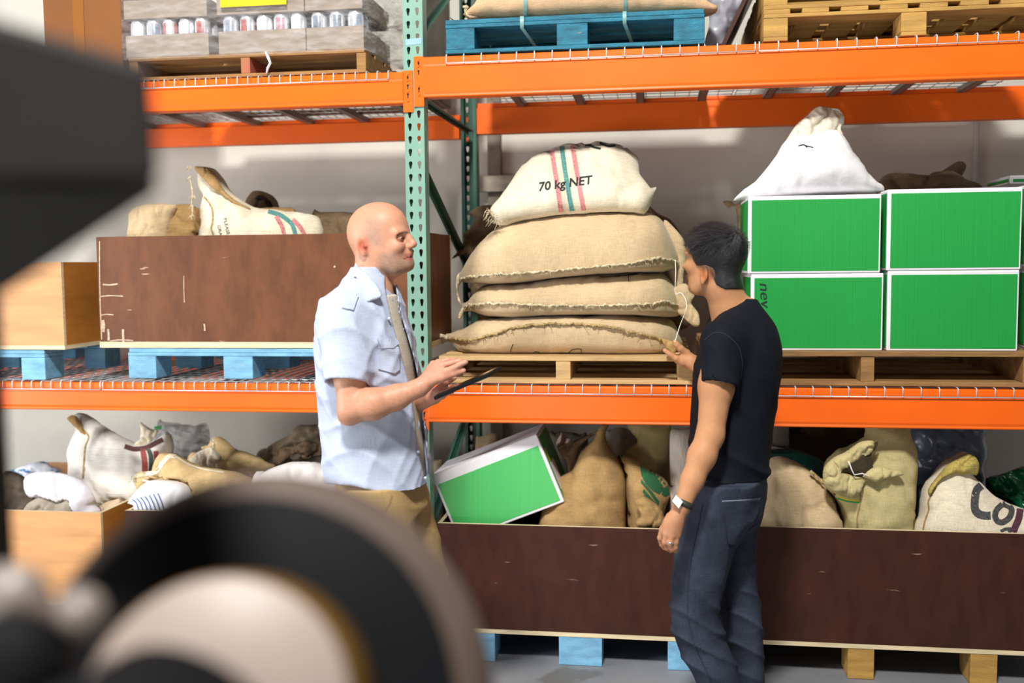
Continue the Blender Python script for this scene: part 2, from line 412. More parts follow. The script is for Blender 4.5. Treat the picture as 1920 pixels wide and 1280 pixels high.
def frayed(line, seed=0, n=14, ln=.03, r=.0016, mb=None):
    rnd = random.Random(seed); mb = mb or MB()
    for i in range(n):
        p = Vector(line[rnd.randrange(len(line))]); d = Vector((rnd.uniform(-1, 1), rnd.uniform(-.8, .2), rnd.uniform(-1, .4)))*ln
        mb.tube([p, p+d*.5+Vector((0, 0, .004)), p+d+Vector((rnd.uniform(-.01, .01), 0, -.008))], r, n=4)
    return mb

REG = []          # soft bodies kept apart from each other at the end
def inside_crate(mb, fr=RK):
    """what lies in a crate stays within its boards"""
    if fr is not RK: return
    mb.v = crate_clamp(mb.v)
def crate_clamp(V):
    n = len(V); cx = sum(p.x for p in V)/n; cy = sum(p.y for p in V)/n; lo = min(p.z for p in V)
    for (u0, u1, v0, v1, z0, z1, th) in CRATES:
        if u0 < cx < u1 and v0 < cy < v1 and z0-.15 < lo < z1:
            a, b, c, d = u0+th+.004, u1-th-.004, v0+th+.004, v1-th-.004
            return [Vector((min(max(p.x, a), b), min(max(p.y, c), d), max(p.z, z0+.002))) if p.z < z1+.012 else p for p in V]
    return V
def rest_on(mb, low, gap=.005):
    """underside of one sack follows the top of the sack below"""
    bv = BVHTree.FromPolygons(low.v, low.f); zm = sum(p.z for p in mb.v)/len(mb.v); out = []
    for p in mb.v:
        h = bv.ray_cast(Vector((p.x, p.y, 9)), Vector((0, 0, -1)))
        if h[0] is not None and p.z < h[0].z+gap: p = Vector((p.x, p.y, h[0].z+gap))
        out.append(p)
    mb.v = out; return mb
def keep_apart():
    """bodies standing behind others are pushed back off them"""
    D = []
    for o, base, th in REG:
        V = [v.co+base for v in o.data.vertices]; D.append([min(v.y for v in V)*.5+sum(v.y for v in V)/len(V)*.5, o, base, th, V, [tuple(p.vertices) for p in o.data.polygons]])
    D.sort(key=lambda d: d[0]); bb = lambda V: ([min(v[i] for v in V) for i in range(3)], [max(v[i] for v in V) for i in range(3)])
    B = [bb(d[4]) for d in D]; Y = Vector((0, -1, 0))
    for j in range(len(D)):
        ch = False
        for i in range(j):
            if D[i][3] is D[j][3] or any(B[i][0][k] > B[j][1][k]+.01 or B[j][0][k] > B[i][1][k]+.01 for k in range(3)): continue
            bv = BVHTree.FromPolygons(D[i][4], D[i][5]); V = D[j][4]; lo, hi = B[i]
            for k, p in enumerate(V):
                if p.y > hi[1]+.02 or not (lo[0]-.01 < p.x < hi[0]+.01 and lo[2]-.01 < p.z < hi[2]+.01): continue
                h = bv.ray_cast(Vector((p.x, hi[1]+1, p.z)), Y)
                if h[0] is None:
                    q = bv.find_nearest(p, .012)
                    if q[0] is None: continue
                    V[k] = p = Vector((p.x, max(p.y, hi[1]*.35+q[0].y*.65+.006), p.z)); ch = True; continue
                if p.y < h[0].y+.008: V[k] = Vector((p.x, h[0].y+.008, p.z)); ch = True
            if ch: B[j] = bb(V)
        if ch:
            D[j][4] = crate_clamp(D[j][4]); me = D[j][1].data
            for v, p in zip(me.vertices, D[j][4]): v.co = p-D[j][2]
            me.update()
# ---- flat print laid on a surface
def lay(bv, px, py, off=.0015):
    d = ray(px, py).normalized(); h = bv.ray_cast(CAMP, d)
    if h[0] is None: return None
    nrm = h[1]
    if nrm.dot(d) > 0: nrm = -nrm
    return h[0] + nrm*off
def lay_strip(bv, line, wd, fr, n=24):
    """printed stripe following a pixel line of the given pixel width"""
    L = crom([(a, b, 0) for a, b in line], n, closed=False); mb = MB(); P = []
    for i, p in enumerate(L):
        t = (L[min(i+1, n-1)]-L[max(i-1, 0)]).normalized(); nx = Vector((-t.y, t.x, 0))
        row = [lay(bv, p.x+nx.x*wd*k, p.y+nx.y*wd*k) for k in (-.5, -.17, .17, .5)]
        if any(r is None for r in row): continue
        P.append([fr.f(r) for r in row])
    if len(P) > 1: mb.grid(P)
    return mb
def text_mesh(txt, shear=0., bold=0.):
    cu = bpy.data.curves.new('t', 'FONT'); cu.body = txt; cu.offset = bold; cu.shear = shear; cu.resolution_u = 4
    o = bpy.data.objects.new('t', cu); COL.objects.link(o); dg = bpy.context.evaluated_depsgraph_get()
    me = bpy.data.meshes.new_from_object(o.evaluated_get(dg)); COL.objects.unlink(o); bpy.data.objects.remove(o); bpy.data.curves.remove(cu)
    bm = bmesh.new(); bm.from_mesh(me); bpy.data.meshes.remove(me)
    bmesh.ops.triangulate(bm, faces=bm.faces)
    return bm
def lay_text(bv, txt, o, ex, ey, fr, shear=0., bold=.02, off=.0018, cut=.12):
    """text whose baseline starts at pixel o; ex = pixels per em to the right, ey = pixels per em upwards (2-D vectors)"""
    bm = text_mesh(txt, shear, bold)
    for _ in range(5):
        es = [e for e in bm.edges if e.calc_length() > cut]
        if not es: break
        bmesh.ops.subdivide_edges(bm, edges=es, cuts=1); bmesh.ops.triangulate(bm, faces=bm.faces)
    mb = MB(); vs = []; ok = []
    for v in bm.verts:
        px = o[0]+ex[0]*v.co.x+ey[0]*v.co.y; py = o[1]+ex[1]*v.co.x+ey[1]*v.co.y
        q = lay(bv, px, py, off); ok.append(q is not None); vs.append(fr.f(q) if q is not None else Vector())
    bm.verts.index_update()
    mb.add(vs, [tuple(v.index for v in f.verts) for f in bm.faces if all(ok[v.index] for v in f.verts)])
    bm.free(); return mb
def lay_poly(bv, pts, fr, off=.0015, cut=6):
    bm = bmesh.new(); vs = [bm.verts.new((a, b, 0)) for a, b in pts]; bm.faces.new(vs); bmesh.ops.triangulate(bm, faces=bm.faces)
    for _ in range(5):
        es = [e for e in bm.edges if e.calc_length() > cut]
        if not es: break
        bmesh.ops.subdivide_edges(bm, edges=es, cuts=1); bmesh.ops.triangulate(bm, faces=bm.faces)
    vs = []; ok = []
    for v in bm.verts:
        q = lay(bv, v.co.x, v.co.y, off); ok.append(q is not None); vs.append(fr.f(q) if q is not None else Vector())
    bm.verts.index_update(); mb = MB()
    mb.add(vs, [tuple(v.index for v in f.verts) for f in bm.faces if all(ok[v.index] for v in f.verts)]); bm.free(); return mb
# ------------------------------------------------------------------ structure
DEP = 1.192
WV = 1.52
mb = MB().box((-6, -5.5, -.1), (5.5, WV+.2, 0)); fl = solo('floor', mb, mat('floor_concrete', '#84868a', .65, .14, 1.5, bump=.1, bscale=25, wear=(1, 1, 1), wearcol='#6d6c6a', wscale=2.2, wth=.62), (0, 0, 0), kind='structure')
mb = MB().box((-6, WV, 0), (5.5, WV+.15, 4.2)); solo('wall_back', mb, mat('back_wall_paint', '#cfccc0', .8, .05, 2.2, bump=.06, bscale=30, wear=(1, 1, 1), wearcol='#6b5b50', wscale=16, wth=.80), (0, 0, 0), kind='structure')
# wall column, blocking and conduit
def wallbox(n, a, b, m_): 
    mb = MB().box(a, b); return solo(n, mb, m_, ((a[0]+b[0])/2, (a[1]+b[1])/2, a[2]), kind='structure', bevel=.004)
p0, p1 = U(903, 300, WV-.06), U(938, 300, WV-.06)
wallbox('trim_1', (p0.x+.03, WV-.05, 0.0), (p1.x, WV, 4.2), mat('wall_channel', '#8b8172', .7, .2, 6))
wallbox('trim_2', (p0.x-.05, WV-.09, U(900, 360, WV-.08).z), (p1.x+.12, WV-.051, U(900, 330, WV-.08).z), mat('wall_timber', '#b3a898', .8, .2, 6))
p0, p1 = U(1826, 300, WV-.02), U(1833, 300, WV-.02)
wallbox('trim_3', (p0.x, WV-.03, 0), (p1.x, WV, 4.2), mat('wall_conduit', '#b9b8b4', .5, .05, 6))

# ------------------------------------------------------------------ pallet rack
rack = Thing('pallet_rack', 'tall steel pallet rack with green perforated uprights and orange beams', 'rack', (0, 0, 0))
PW, PD = .0812, .075
ZTOP = 3.05
def keyhole(cx, cz, s=1.):
    # rounded top tapering to a narrow slot
    pts = []
    for k in range(9):
        a = radians(-25+ 230*k/8); pts.append((cx+.0078*s*cos(a), cz+.006+.0078*s*sin(a)))
    pts += [(cx-.0042*s, cz-.012), (cx-.003*s, cz-.0165), (cx+.003*s, cz-.0165), (cx+.0042*s, cz-.012)]
    return pts
def post_mesh(flip, z1, zoff):
    mb = MB(); t = .0028; cell = .0508
    nz_ = int(z1/cell)+1
    yf = PD if flip else 0.0; yb = 0.0 if flip else PD
    for i in range(nz_):
        zc = zoff + i*cell
        if zc+cell/2 > z1+.03 or zc-cell/2 < 0: continue
        for cx, ux0, ux1 in ((PW*.27, .004, PW/2), (PW*.73, PW/2, PW-.004)):
            K = keyhole(cx, zc); n = len(K); O = []
            hx0, hx1, hz0, hz1 = ux0, ux1, zc-cell/2, zc+cell/2
            for (kx, kz) in K:
                dx, dz = kx-cx, kz-zc
                tx = ((hx1-cx)/dx if dx > 1e-9 else ((hx0-cx)/dx if dx < -1e-9 else 1e9)); tz = ((hz1-zc)/dz if dz > 1e-9 else ((hz0-zc)/dz if dz < -1e-9 else 1e9))
                t_ = min(tx, tz); O.append((cx+dx*t_, zc+dz*t_))
            # corners of the cell
            vs = [(x, yf, z) for x, z in K] + [(x, yf, z) for x, z in O] + [(x, yf+(-t if flip else t), z) for x, z in K]
            fs = [(j, (j+1) % n, n+(j+1) % n, n+j) for j in range(n)] + [(j, (j+1) % n, 2*n+(j+1) % n, 2*n+j) for j in range(n)]
            c0 = len(vs); vs += [(hx0, yf, hz0), (hx1, yf, hz0), (hx1, yf, hz1), (hx0, yf, hz1)]
            for ci, (X, Z) in enumerate(((hx0, hz0), (hx1, hz0), (hx1, hz1), (hx0, hz1))):
                for j in range(n):
                    a, b = O[j], O[(j+1) % n]
                    if (abs(a[0]-X) < 1e-6 or abs(b[0]-X) < 1e-6) and (abs(a[1]-Z) < 1e-6 or abs(b[1]-Z) < 1e-6) and not (abs(a[0]-b[0]) < 1e-6 or abs(a[1]-b[1]) < 1e-6):
                        fs.append((n+j, n+(j+1) % n, c0+ci))
            mb.add(vs, fs)
    # side flanges and rear lips
    for x0, x1 in ((0, t), (PW-t, PW)): mb.box((x0, min(yf, yb)+.003, 0), (x1, max(yf, yb)-.002, z1))
    for x0, x1 in ((t, .018), (PW-.018, PW-t)): mb.box((x0, yb-t/2, 0), (x1, yb+t/2, z1))
    for x0, x1 in ((0, .0045), (PW-.0045, PW)): mb.box((x0, yf-.0005 if not flip else yf-.004, 0), (x1, yf+.004 if not flip else yf+.0005, z1))
    return mb
Z0H = 2.5978+.0746
off0 = Z0H - math.floor(Z0H/.0508)*.0508
def shift(mb, d): 
    d = Vector(d); mb.v = [p+d for p in mb.v]; return mb
rack.part('upright_post', shift(post_mesh(False, ZTOP, off0), (0, 0, 0)), M_GREEN, fix=False)
zb0 = 2.2346+.0746; offb = zb0 - math.floor(zb0/.0508)*.0508
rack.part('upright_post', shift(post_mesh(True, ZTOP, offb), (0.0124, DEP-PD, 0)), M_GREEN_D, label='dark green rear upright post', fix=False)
def brace(z0, z1):
    mb = MB(); a = Vector((PW/2+.01, PD-.01, z0)); b = Vector((PW/2+.01, DEP-PD+.01, z1))
    mb.bar(a, b, .032, .003, (1, 0, 0)); 
    mb.bar(a+Vector((.0, 0, 0)), b, .003, .032, (1, 0, 0))
    mb.bar(a+Vector((.014, 0, .0)), b+Vector((.014, 0, 0)), .030, .003, (0, 0, 1))
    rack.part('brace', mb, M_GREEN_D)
zA = U(800, 188, PD).z
brace(zA, U(880, 246, DEP-PD).z)
brace(U(797, 320, PD).z, U(868, 512, DEP-PD).z)
brace(U(792, 62, PD).z, U(895, -55, DEP-PD).z)
brace(U(800, 990, PD).z, U(873, 745, DEP-PD).z)
UL_, UR_ = -2.75, 2.9
def beam(u0, u1, v, z0, z1, plate_u, front=True):
    s = 1 if front else -1
    mb = MB(); vf = v - s*.012; vb = v + s*.048; zz = z1-.028
    prof = [(vf, z0+.004), (vf+s*.004, z0), (vb, z0), (vb, zz), (vb-s*.0, zz+.0), (v+s*.02, zz), (v+s*.02, z1-.028+.0), (v+s*.02, z1), (vf+s*.003, z1), (vf, z1-.004), (vf, z1-.024), (vf+s*.0015, z1-.030), (vf, z1-.036), (vf, z0+.022), (vf+s*.003, z0+.012)]
    prof = [prof[i] for i in (0, 1, 2, 3, 5, 7, 8, 9, 10, 11, 12, 13, 14)]
    rings = [[Vector((u, y, z)) for y, z in prof] for u in (u0, u1)]
    mb.loft(rings, smooth=False)
    o = rack.part('beam', mb, M_ORANGE, bevel=.002)
    # end plate: an angle on the upright's face
    pa, pb = plate_u
    q = MB().box((pa, min(v-s*.0075, v-s*.0005), z0-.035), (pb, max(v-s*.0075, v-s*.0005), z1+.005))
    e = rack.part('end_plate', q, M_ORANGE, parent=o, bevel=.002)
    if front:
        rv = MB()
        for zz_ in (z0+.01, z0+.045, z1-.035, z1-.012): rv.lathe([(.0001, -.0042), (.004, -.0036), (.0045, 0)], ((pa+pb)/2, v-.0073, zz_), (0, 1, 0), 10, cap=False)
        rack.part('rivet', rv, M_ORANGE, parent=o, kind='stuff')
        sl = MB()
        for zz_ in (z0+.03, z1-.06, z1-.028): 
            sl.box(((pa+pb)/2-.0022, v-.0078, zz_-.009), ((pa+pb)/2+.0022, v-.0074, zz_+.004)); sl.lathe([(.0045, 0), (.0045, .0004)], ((pa+pb)/2, v-.0079, zz_+.006), (0, 1, 0), 10)
        rack.part('plate_slot', sl, mat('slot_shadow', '#1a1410', .9, 0), label='slots in the plate, their shade painted dark', parent=o, kind='stuff')  # solid dark slabs paint the shade inside the slots
    return o
LEV = dict(ru=(2.2532+.0746, 2.4131+.0746), rm=(.9339+.0746, 1.0876+.0746), lu=(2.307, 2.433), lm=(1.041, 1.162))
for k, (z0, z1) in LEV.items():
    for v in (0, DEP):
        if k[0] == 'r': beam(PW+.001, UR_, v, z0, z1, (PW/2+.002, PW+.003), v == 0)
        else: beam(UL_, -.001, v, z0, z1, (-.003, PW/2-.002), v == 0)
# blue tape on the post
bvp = BVHTree.FromPolygons([RK.w(p) for p in ((0, 0, 0), (PW, 0, 0), (PW, 0, ZTOP), (0, 0, ZTOP))], [(0, 1, 2, 3)])
rack.part('tape', lay_poly(bvp, cr(720, 0, 8, [(325, 592), (560, 568), (560, 655), (330, 682)]), RK, off=.001), mat('blue_tape', '#8fb4ee', .6, .03, 5), label='strip of pale blue tape')

# ------------------------------------------------------------------ wire decks
def wire_deck(u0, u1, z, dz, label, first=.0, nch=4):
    T = Thing('wire_deck', label, 'wire deck', ((u0+u1)/2, DEP/2, z), group='wire decks on the rack')
    mb = MB(); r = .0026; n = max(2, round((u1-u0)/dz))
    def sq(pts): mb.tube(pts, r, n=5, smooth=True)
    for i in range(n+1):
        u = u0+(u1-u0)*i/n
        sq([(u, -.018, z-.036), (u, -.018, z-.002), (u, -.012, z+r), (u, .06, z+r), (u, DEP-.04, z+r), (u, DEP+.006, z+r), (u, DEP+.017, z-.005), (u, DEP+.017, z-.036)])
    for k in range(13):
        v = .05 + (DEP-.1)*k/12; sq([(u0, v, z-r), (u1, v, z-r)])
    sq([(u0, -.0185-r, z-.033), (u1, -.0185-r, z-.033)]); sq([(u0, DEP+.0185+r, z-.033), (u1, DEP+.0185+r, z-.033)])
    T.part('wire_mesh', mb, M_ZINC, kind='stuff')
    for k in range(nch):
        u = u0+(u1-u0)*(k+.5)/nch; c = MB()
        c.box((u-.02, .026, z-.0305), (u+.02, DEP-.026, z-.028)); c.box((u-.02, .026, z-.0305), (u-.017, DEP-.026, z-.006)); c.box((u+.017, .026, z-.0305), (u+.02, DEP-.026, z-.006))
        T.part('support_channel', c, M_CHANNEL)
    return T
dz = .0035
zRU, zRM, zLU, zLM = (LEV[k][1]+dz for k in ('ru', 'rm', 'lu', 'lm'))
wire_deck(.18, 1.385, zRU, .072, 'wire deck on the high right shelf under the blue pallet')
wire_deck(1.40, 2.62, zRU, .072, 'wire deck on the high right shelf under the yellow wood pallets')
wire_deck(.17, 1.20, zRM, .068, 'wire deck on the middle right shelf under the stack of burlap sacks')
wire_deck(1.215, 2.62, zRM, .068, 'wire deck on the middle right shelf under the green cartons')
um = U(195, 733, 0).x
wire_deck(-1.25, -.06, zLU, .0465, 'wire deck on the high left shelf under the right half of the wrapped drinks')
wire_deck(-2.45, -1.265, zLU, .0465, 'wire deck on the high left shelf near the big cardboard box')
wire_deck(um+.006, -.05, zLM, .0465, 'wire deck on the middle left shelf under the brown crate')
wire_deck(um-1.25, um-.006, zLM, .0465, 'wire deck on the middle left shelf under the tan plywood crate')

# ------------------------------------------------------------------ pallets
def pallet(name, label, u0, u1, v0, v1, z0, z1, M1, style='stringer', along='u', group=None, bw=None, boards=7, nstr=3, cat='pallet', botn=3, th=.018, skid=False):
    T = Thing(name, label, cat, ((u0+u1)/2, (v0+v1)/2, z0), group=group)
    rnd = random.Random(hash(label) % 1000 if False else len(label)*7+int(u0*100))
    def bd(nm, a, b, m_=M1): 
        T.part(nm, MB().box(a, b), m_, bevel=.0025)
    zt = z1-th; zb = z0+th*.85 if botn else z0
    if style == 'stringer':
        w_ = bw or .036
        for i in range(nstr):
            if along == 'u':
                c = u0+w_/2+(u1-u0-w_)*i/(nstr-1); bd('stringer', (c-w_/2, v0+.004, zb), (c+w_/2, v1-.004, zt))
            else:
                c = v0+w_/2+(v1-v0-w_)*i/(nstr-1); bd('stringer', (u0+.004, c-w_/2, zb), (u1-.004, c+w_/2, zt))
    elif skid:
        w_ = bw or .14
        for i in range(3):
            for j in range(3):
                cx = u0+w_/2+(u1-u0-w_)*i/2; cy = v0+.07+(v1-v0-.14)*j/2
                bd('block', (cx-w_/2, cy-.07, z0), (cx+w_/2, cy+.07, z1))
        for k in range(4):
            for a_, b_ in ((v0+.145, (v0+v1)/2-.075), ((v0+v1)/2+.075, v1-.145)):
                c = u0+.06+(u1-u0-.12)*k/3; bd('deck_board', (c-.05, a_, zt), (c+.05, b_, z1))
        return T
    else:
        w_ = bw or .14
        for i in range(3):
            for j in range(3):
                cx = u0+w_/2+(u1-u0-w_)*i/2; cy = v0+.07+(v1-v0-.14)*j/2
                bd('block', (cx-w_/2+rnd.uniform(-.004, .004), cy-.07, zb), (cx+w_/2, cy+.07, zt-th*.9))
            cx = u0+w_/2+(u1-u0-w_)*i/2
        for j in range(3):
            cy = v0+.07+(v1-v0-.14)*j/2; bd('stringer_board', (u0, cy-.07, zt-th*.9+.001), (u1, cy+.07, zt-.0005))
    L = (v1-v0) if along == 'u' else (u1-u0); wb = L/boards*.72
    for i in range(boards):
        c = wb/2+(L-wb)*i/(boards-1); 
        if along == 'u': bd('deck_board', (u0+rnd.uniform(0, .006), v0+c-wb/2, zt), (u1-rnd.uniform(0, .006), v0+c+wb/2, z1-rnd.uniform(0, .0015)))
        else: bd('deck_board', (u0+c-wb/2, v0+rnd.uniform(0, .006), zt), (u0+c+wb/2, v1-rnd.uniform(0, .006), z1-rnd.uniform(0, .0015)))
    for i in range(botn):
        wb2 = .10 if style == 'stringer' else w_; c = wb2/2+(L-wb2)*i/max(1, botn-1)
        if along == 'u': bd('bottom_board', (u0, v0+c-wb2/2, z0), (u1, v0+c+wb2/2, zb))
        else: bd('bottom_board', (u0+c-wb2/2, v0, z0), (u0+c+wb2/2, v1, zb))
    return T
ZW = .0055   # wire thickness above the deck plane
a, b = U(836, 70, .0), U(1321, 60, .0)
zt = U(838, 39, 0).z
pallet('pallet', 'bright blue painted pallet on the high shelf under a strapped burlap sack', a.x, b.x, -.01, 1.0, zRU+ZW, zt, M_BLUE, 'block', 'u', bw=.118)
PBt = zt; PBu = (a.x, b.x)
a, b = U(823, 690, .02), U(1299, 690, .02); zS = U(900, 666, .02).z
pallet('pallet', 'pale wooden pallet under the stack of burlap sacks', a.x, b.x, .0, 1.05, zRM+ZW, zS, M_BOARD, 'stringer', 'u', bw=.06, boards=7, th=.02, botn=5)
SPu = (a.x, b.x)
a = U(1300, 690, .02); b2 = U(1926, 690, .02); zG = U(1700, 658, .02).z
gu0 = U(1393, 690, .02).x
pallet('pallet', 'weathered wooden pallet under the four green cartons', SPu[1]+.05, 2.44, .0, 1.05, zRM+ZW, zG, M_BOARD_D, 'stringer', 'u', bw=.05, boards=7, th=.02, botn=5)
a = U(1432, 60, .0); zY = U(1450, 17, 0).z
pallet('pallet', 'yellow pine pallet on the high shelf at the far right, lower of two', a.x, a.x+1.1, -.0, 1.05, zRU+ZW, zY, M_BOARD_Y, 'block', 'v', bw=.09, boards=8, group='yellow pine pallets')
pallet('pallet', 'yellow pine pallet lying on top of the other at the far right', a.x+.0, a.x+1.1, .01, 1.06, zY+.001, zY+.132, M_BOARD_Y, 'stringer', 'u', bw=.09, boards=8, group='yellow pine pallets')
a, b = U(232, 120, .0), U(692, 120, .0); zC = U(450, 97, 0).z
Tp = pallet('pallet', 'worn brown pallet on the high left shelf under wrapped drink cans', a.x+.01, b.x-.02, .02, 1.1, zLU+ZW, zC, M_BOARD_D, 'stringer', 'u', bw=.04, boards=7)
CANu = (a.x, b.x)
st = [c for c in Tp.e.children if c.name.startswith('stringer')]
st[1].data.materials[0] = mat('red_stringer_end', '#b5504c', .8, .2, 8, col2='#9c7444'); st[1]['label'] = 'red painted stringer'
a, b = U(241, 690, .085), U(640, 690, .085); zB = U(400, 653, .085).z-.0005
pallet('pallet', 'light blue pallet under the brown plywood crate on the middle shelf', a.x, a.x+1.02, .085, 1.1, zLM+ZW, zB, M_BLUE_L, 'block', 'u', bw=.13, botn=0)
c0 = U(90, 690, .02); zA_ = U(60, 655, .02).z
pallet('pallet', 'light blue pallet under the tan plywood crate on the middle shelf', c0.x-1.02, c0.x, .0, 1.1, zLM+ZW, zA_, M_BLUE_L, 'block', 'u', bw=.11, botn=0)
# floor pallets under the long brown crates
zE = U(1090, 1194, 0).z
E1u = (U(822, 1100, 0).x, U(1338, 1100, 0).x); E2u = (E1u[1]+.012, 2.62)
pallet('pallet', 'light blue block pallet on the floor under the brown crate with the tilted carton', U(850, 1220, 0).x, U(1336, 1220, 0).x, .0, 1.0, 0.001, zE-.001, M_BLUE_L, 'block', 'v', bw=.178, th=.012, skid=True)
pallet('pallet', 'yellow wood pallet on the floor under the right brown crate', U(1590, 1240, 0).x-.46, U(1590, 1240, 0).x+.56, .0, 1.0, 0.001, U(1700, 1219, 0).z-.001, M_BOARD_Y, 'block', 'v', bw=.10, th=.012, skid=True)

# ------------------------------------------------------------------ crates
def panel(a, b, edge=True):
    """board; its narrow faces take the second material"""
    mb = MB().box(a, b); d = [b[i]-a[i] for i in range(3)]; ax = d.index(min(d))
    fa = {0: (3, 5), 1: (2, 4), 2: (0, 1)}[ax]
    mb.mi = [0 if i in fa else 1 for i in range(6)]; return mb
CRATES = []
def crate(name, label, u0, u1, v0, v1, z0, z1, M1, M2=M_PLYEDGE, th=.016, cat='crate', Mside=None, group=None, base=.018):
    T = Thing(name, label, cat, ((u0+u1)/2, (v0+v1)/2, z0), group=group); CRATES.append((u0, u1, v0, v1, z0+base, z1, th))
    T.part('base_panel', panel((u0-.002, v0-.002, z0), (u1+.002, v1, z0+base)), [M1, M2])
    z0 = z0+base
    T.part('front_panel', panel((u0, v0, z0), (u1, v0+th, z1)), [M1, M2])
    T.part('back_panel', panel((u0, v1-th, z0), (u1, v1, z1)), [M1, M2])
    for a, b in ((u0, u0+th), (u1-th, u1)): T.part('side_panel', panel((a, v0+th+.0005, z0), (b, v1-th-.0005, z1-.001)), [Mside or M1, M2])
    return T
zE1 = U(900, 982.5, 0).z
crate('crate', 'dark brown plywood crate holding the tilted green carton', E1u[0], E1u[1], 0, 1.05, zE, zE1, M_BROWN_D)
zE2 = U(1600, 992, 0).z; zE2b = U(1700, 1219, 0).z
crate('crate', 'dark brown plywood crate on the floor at the lower right', E2u[0], E2u[1], 0, 1.05, zE2b, zE2, M_BROWN_D)
zb = U(400, 652, .02).z
crB = crate('crate', 'scuffed brown plywood crate behind the bald man', U(184, 540, .085).x, U(815, 540, .2).x, .085, .55, U(400, 652, .085).z, U(400, 441, .085).z, M_BROWN, base=.026)
za = U(60, 655, .0).z
crate('crate', 'tan plywood crate at the left end of the middle shelf', U(118, 580, .0).x-1.05, U(118, 580, .0).x, .0, 1.08, za, U(60, 500, .0).z+.02, M_PLY, Mside=M_PLYSIDE)
zc = U(90, 1134, .0).z
CCu = (U(190, 1000, .0).x-1.0, U(190, 1000, .0).x)
crate('crate', 'tan plywood crate on the floor at the lower left, bags inside', CCu[0], CCu[1], .0, 1.05, zc, U(100, 959, .0).z, M_PLY, Mside=M_PLYSIDE)
zCc = zc
pallet('pallet', 'light blue pallet on the floor under the tan crate at the lower left', CCu[0]+.02, CCu[1]-.02, .01, 1.05, 0.001, zc-.001, M_BLUE_L, 'block', 'u', bw=.13, th=.012)
CDu = (U(234, 960, .02).x, U(234, 960, .02).x+1.22)
crate('crate', 'dark brown plywood crate on the floor behind the black wheel', CDu[0], CDu[1], .02, 1.05, zCc, U(240, 957, .02).z, M_BROWN_D)
pallet('pallet', 'blue pallet on the floor hidden behind the black wheel', CDu[0]+.02, CDu[1]-.02, .03, 1.05, 0.001, zc-.001, M_BLUE_L, 'block', 'u', bw=.13, th=.012)

# ------------------------------------------------------------------ green cartons
def carton(label, px0, px1, yt, yb, v0=.02, dep=.36, panelmat=M_GRNBOX, zbase=None, group='green and white cartons', edge=.011, name='green_carton', nomark=False):
    a = U(px0, yb, v0); b = U(px1, yt, v0); z0 = a.z if zbase is None else zbase
    u0, u1, z1 = a.x, b.x, U((px0+px1)/2, yt, v0).z; v1 = v0+dep
    T = Thing(name, label, 'carton', ((u0+u1)/2, (v0+v1)/2, z0), group=group)
    T.part('carton_body', MB().box((u0, v0, z0), (u1, v1, z1)), M_CARTON_W, bevel=.004)
    e = edge
    T.part('front_panel', MB().box((u0+e*1.2, v0-.0015, z0+e*.8), (u1-e*.6, v0+.004, z1-e*1.2)), panelmat, bevel=.001)
    T.part('side_panel', MB().box((u0-.0015, v0+e, z0+e), (u0+.004, v1-e, z1-e)), panelmat, bevel=.001)
    T.part('lid_flap', MB().box((u0+.002, v0+.002, z1-.001), (u1-.002, v0+dep*.48, z1+.0025)), M_CARTON_W)
    return T, (u0, u1, v0, v1, z0, z1)
zg = zG+.0005
LL, r = carton('green carton with black marker scrawl, lower left of the four', 1407, 1657, 514, 657, zbase=zg, v0=.03)
zz = r[5]+.004
UL, r2 = carton('green carton under the white poly bag, upper left of the four', 1402, 1653, 367, 510, zbase=zz, v0=.03)
LRc, r3 = carton('green carton at the lower right of the four', 1662, 1912, 508, 657, zbase=zg, v0=.025)
URc, r4 = carton('green carton with bare top, upper right of the four', 1662, 1918, 354, 503, zbase=r3[5]+.004, v0=.025)
pb = MB(); P_ = [(u, v) for u, v in ((r[0]+.03, 0), (r[0]+.1, 0))]
bvf = BVHTree.FromPolygons([RK.w(p) for p in ((r[0], r[2]-.0016, r[4]), (r[1], r[2]-.0016, r[4]), (r[1], r[2]-.0016, r[5]), (r[0], r[2]-.0016, r[5]))], [(0, 1, 2, 3)])
LL.part('marker_scrawl', lay_text(bvf, 'nev', (1424, 529), (2, 33), (27, -2), RK, shear=.2, bold=.0), M_BLACKINK, label='black marker scrawl')
carton('green carton at the right edge of the picture', 1922, 2150, 345, 500, v0=.16, zbase=None, group=None)
for c in (1,):
    a = U(1922, 500, .16); 
    T3, r5 = carton('green carton below the one at the right edge of the picture', 1922, 2150, 505, 655, v0=.16, zbase=zg, group=None)
Tg, rg = carton('green carton lying behind the upper right carton', 1893, 2080, 328, 345, v0=.62, dep=.3, zbase=None, group=None)
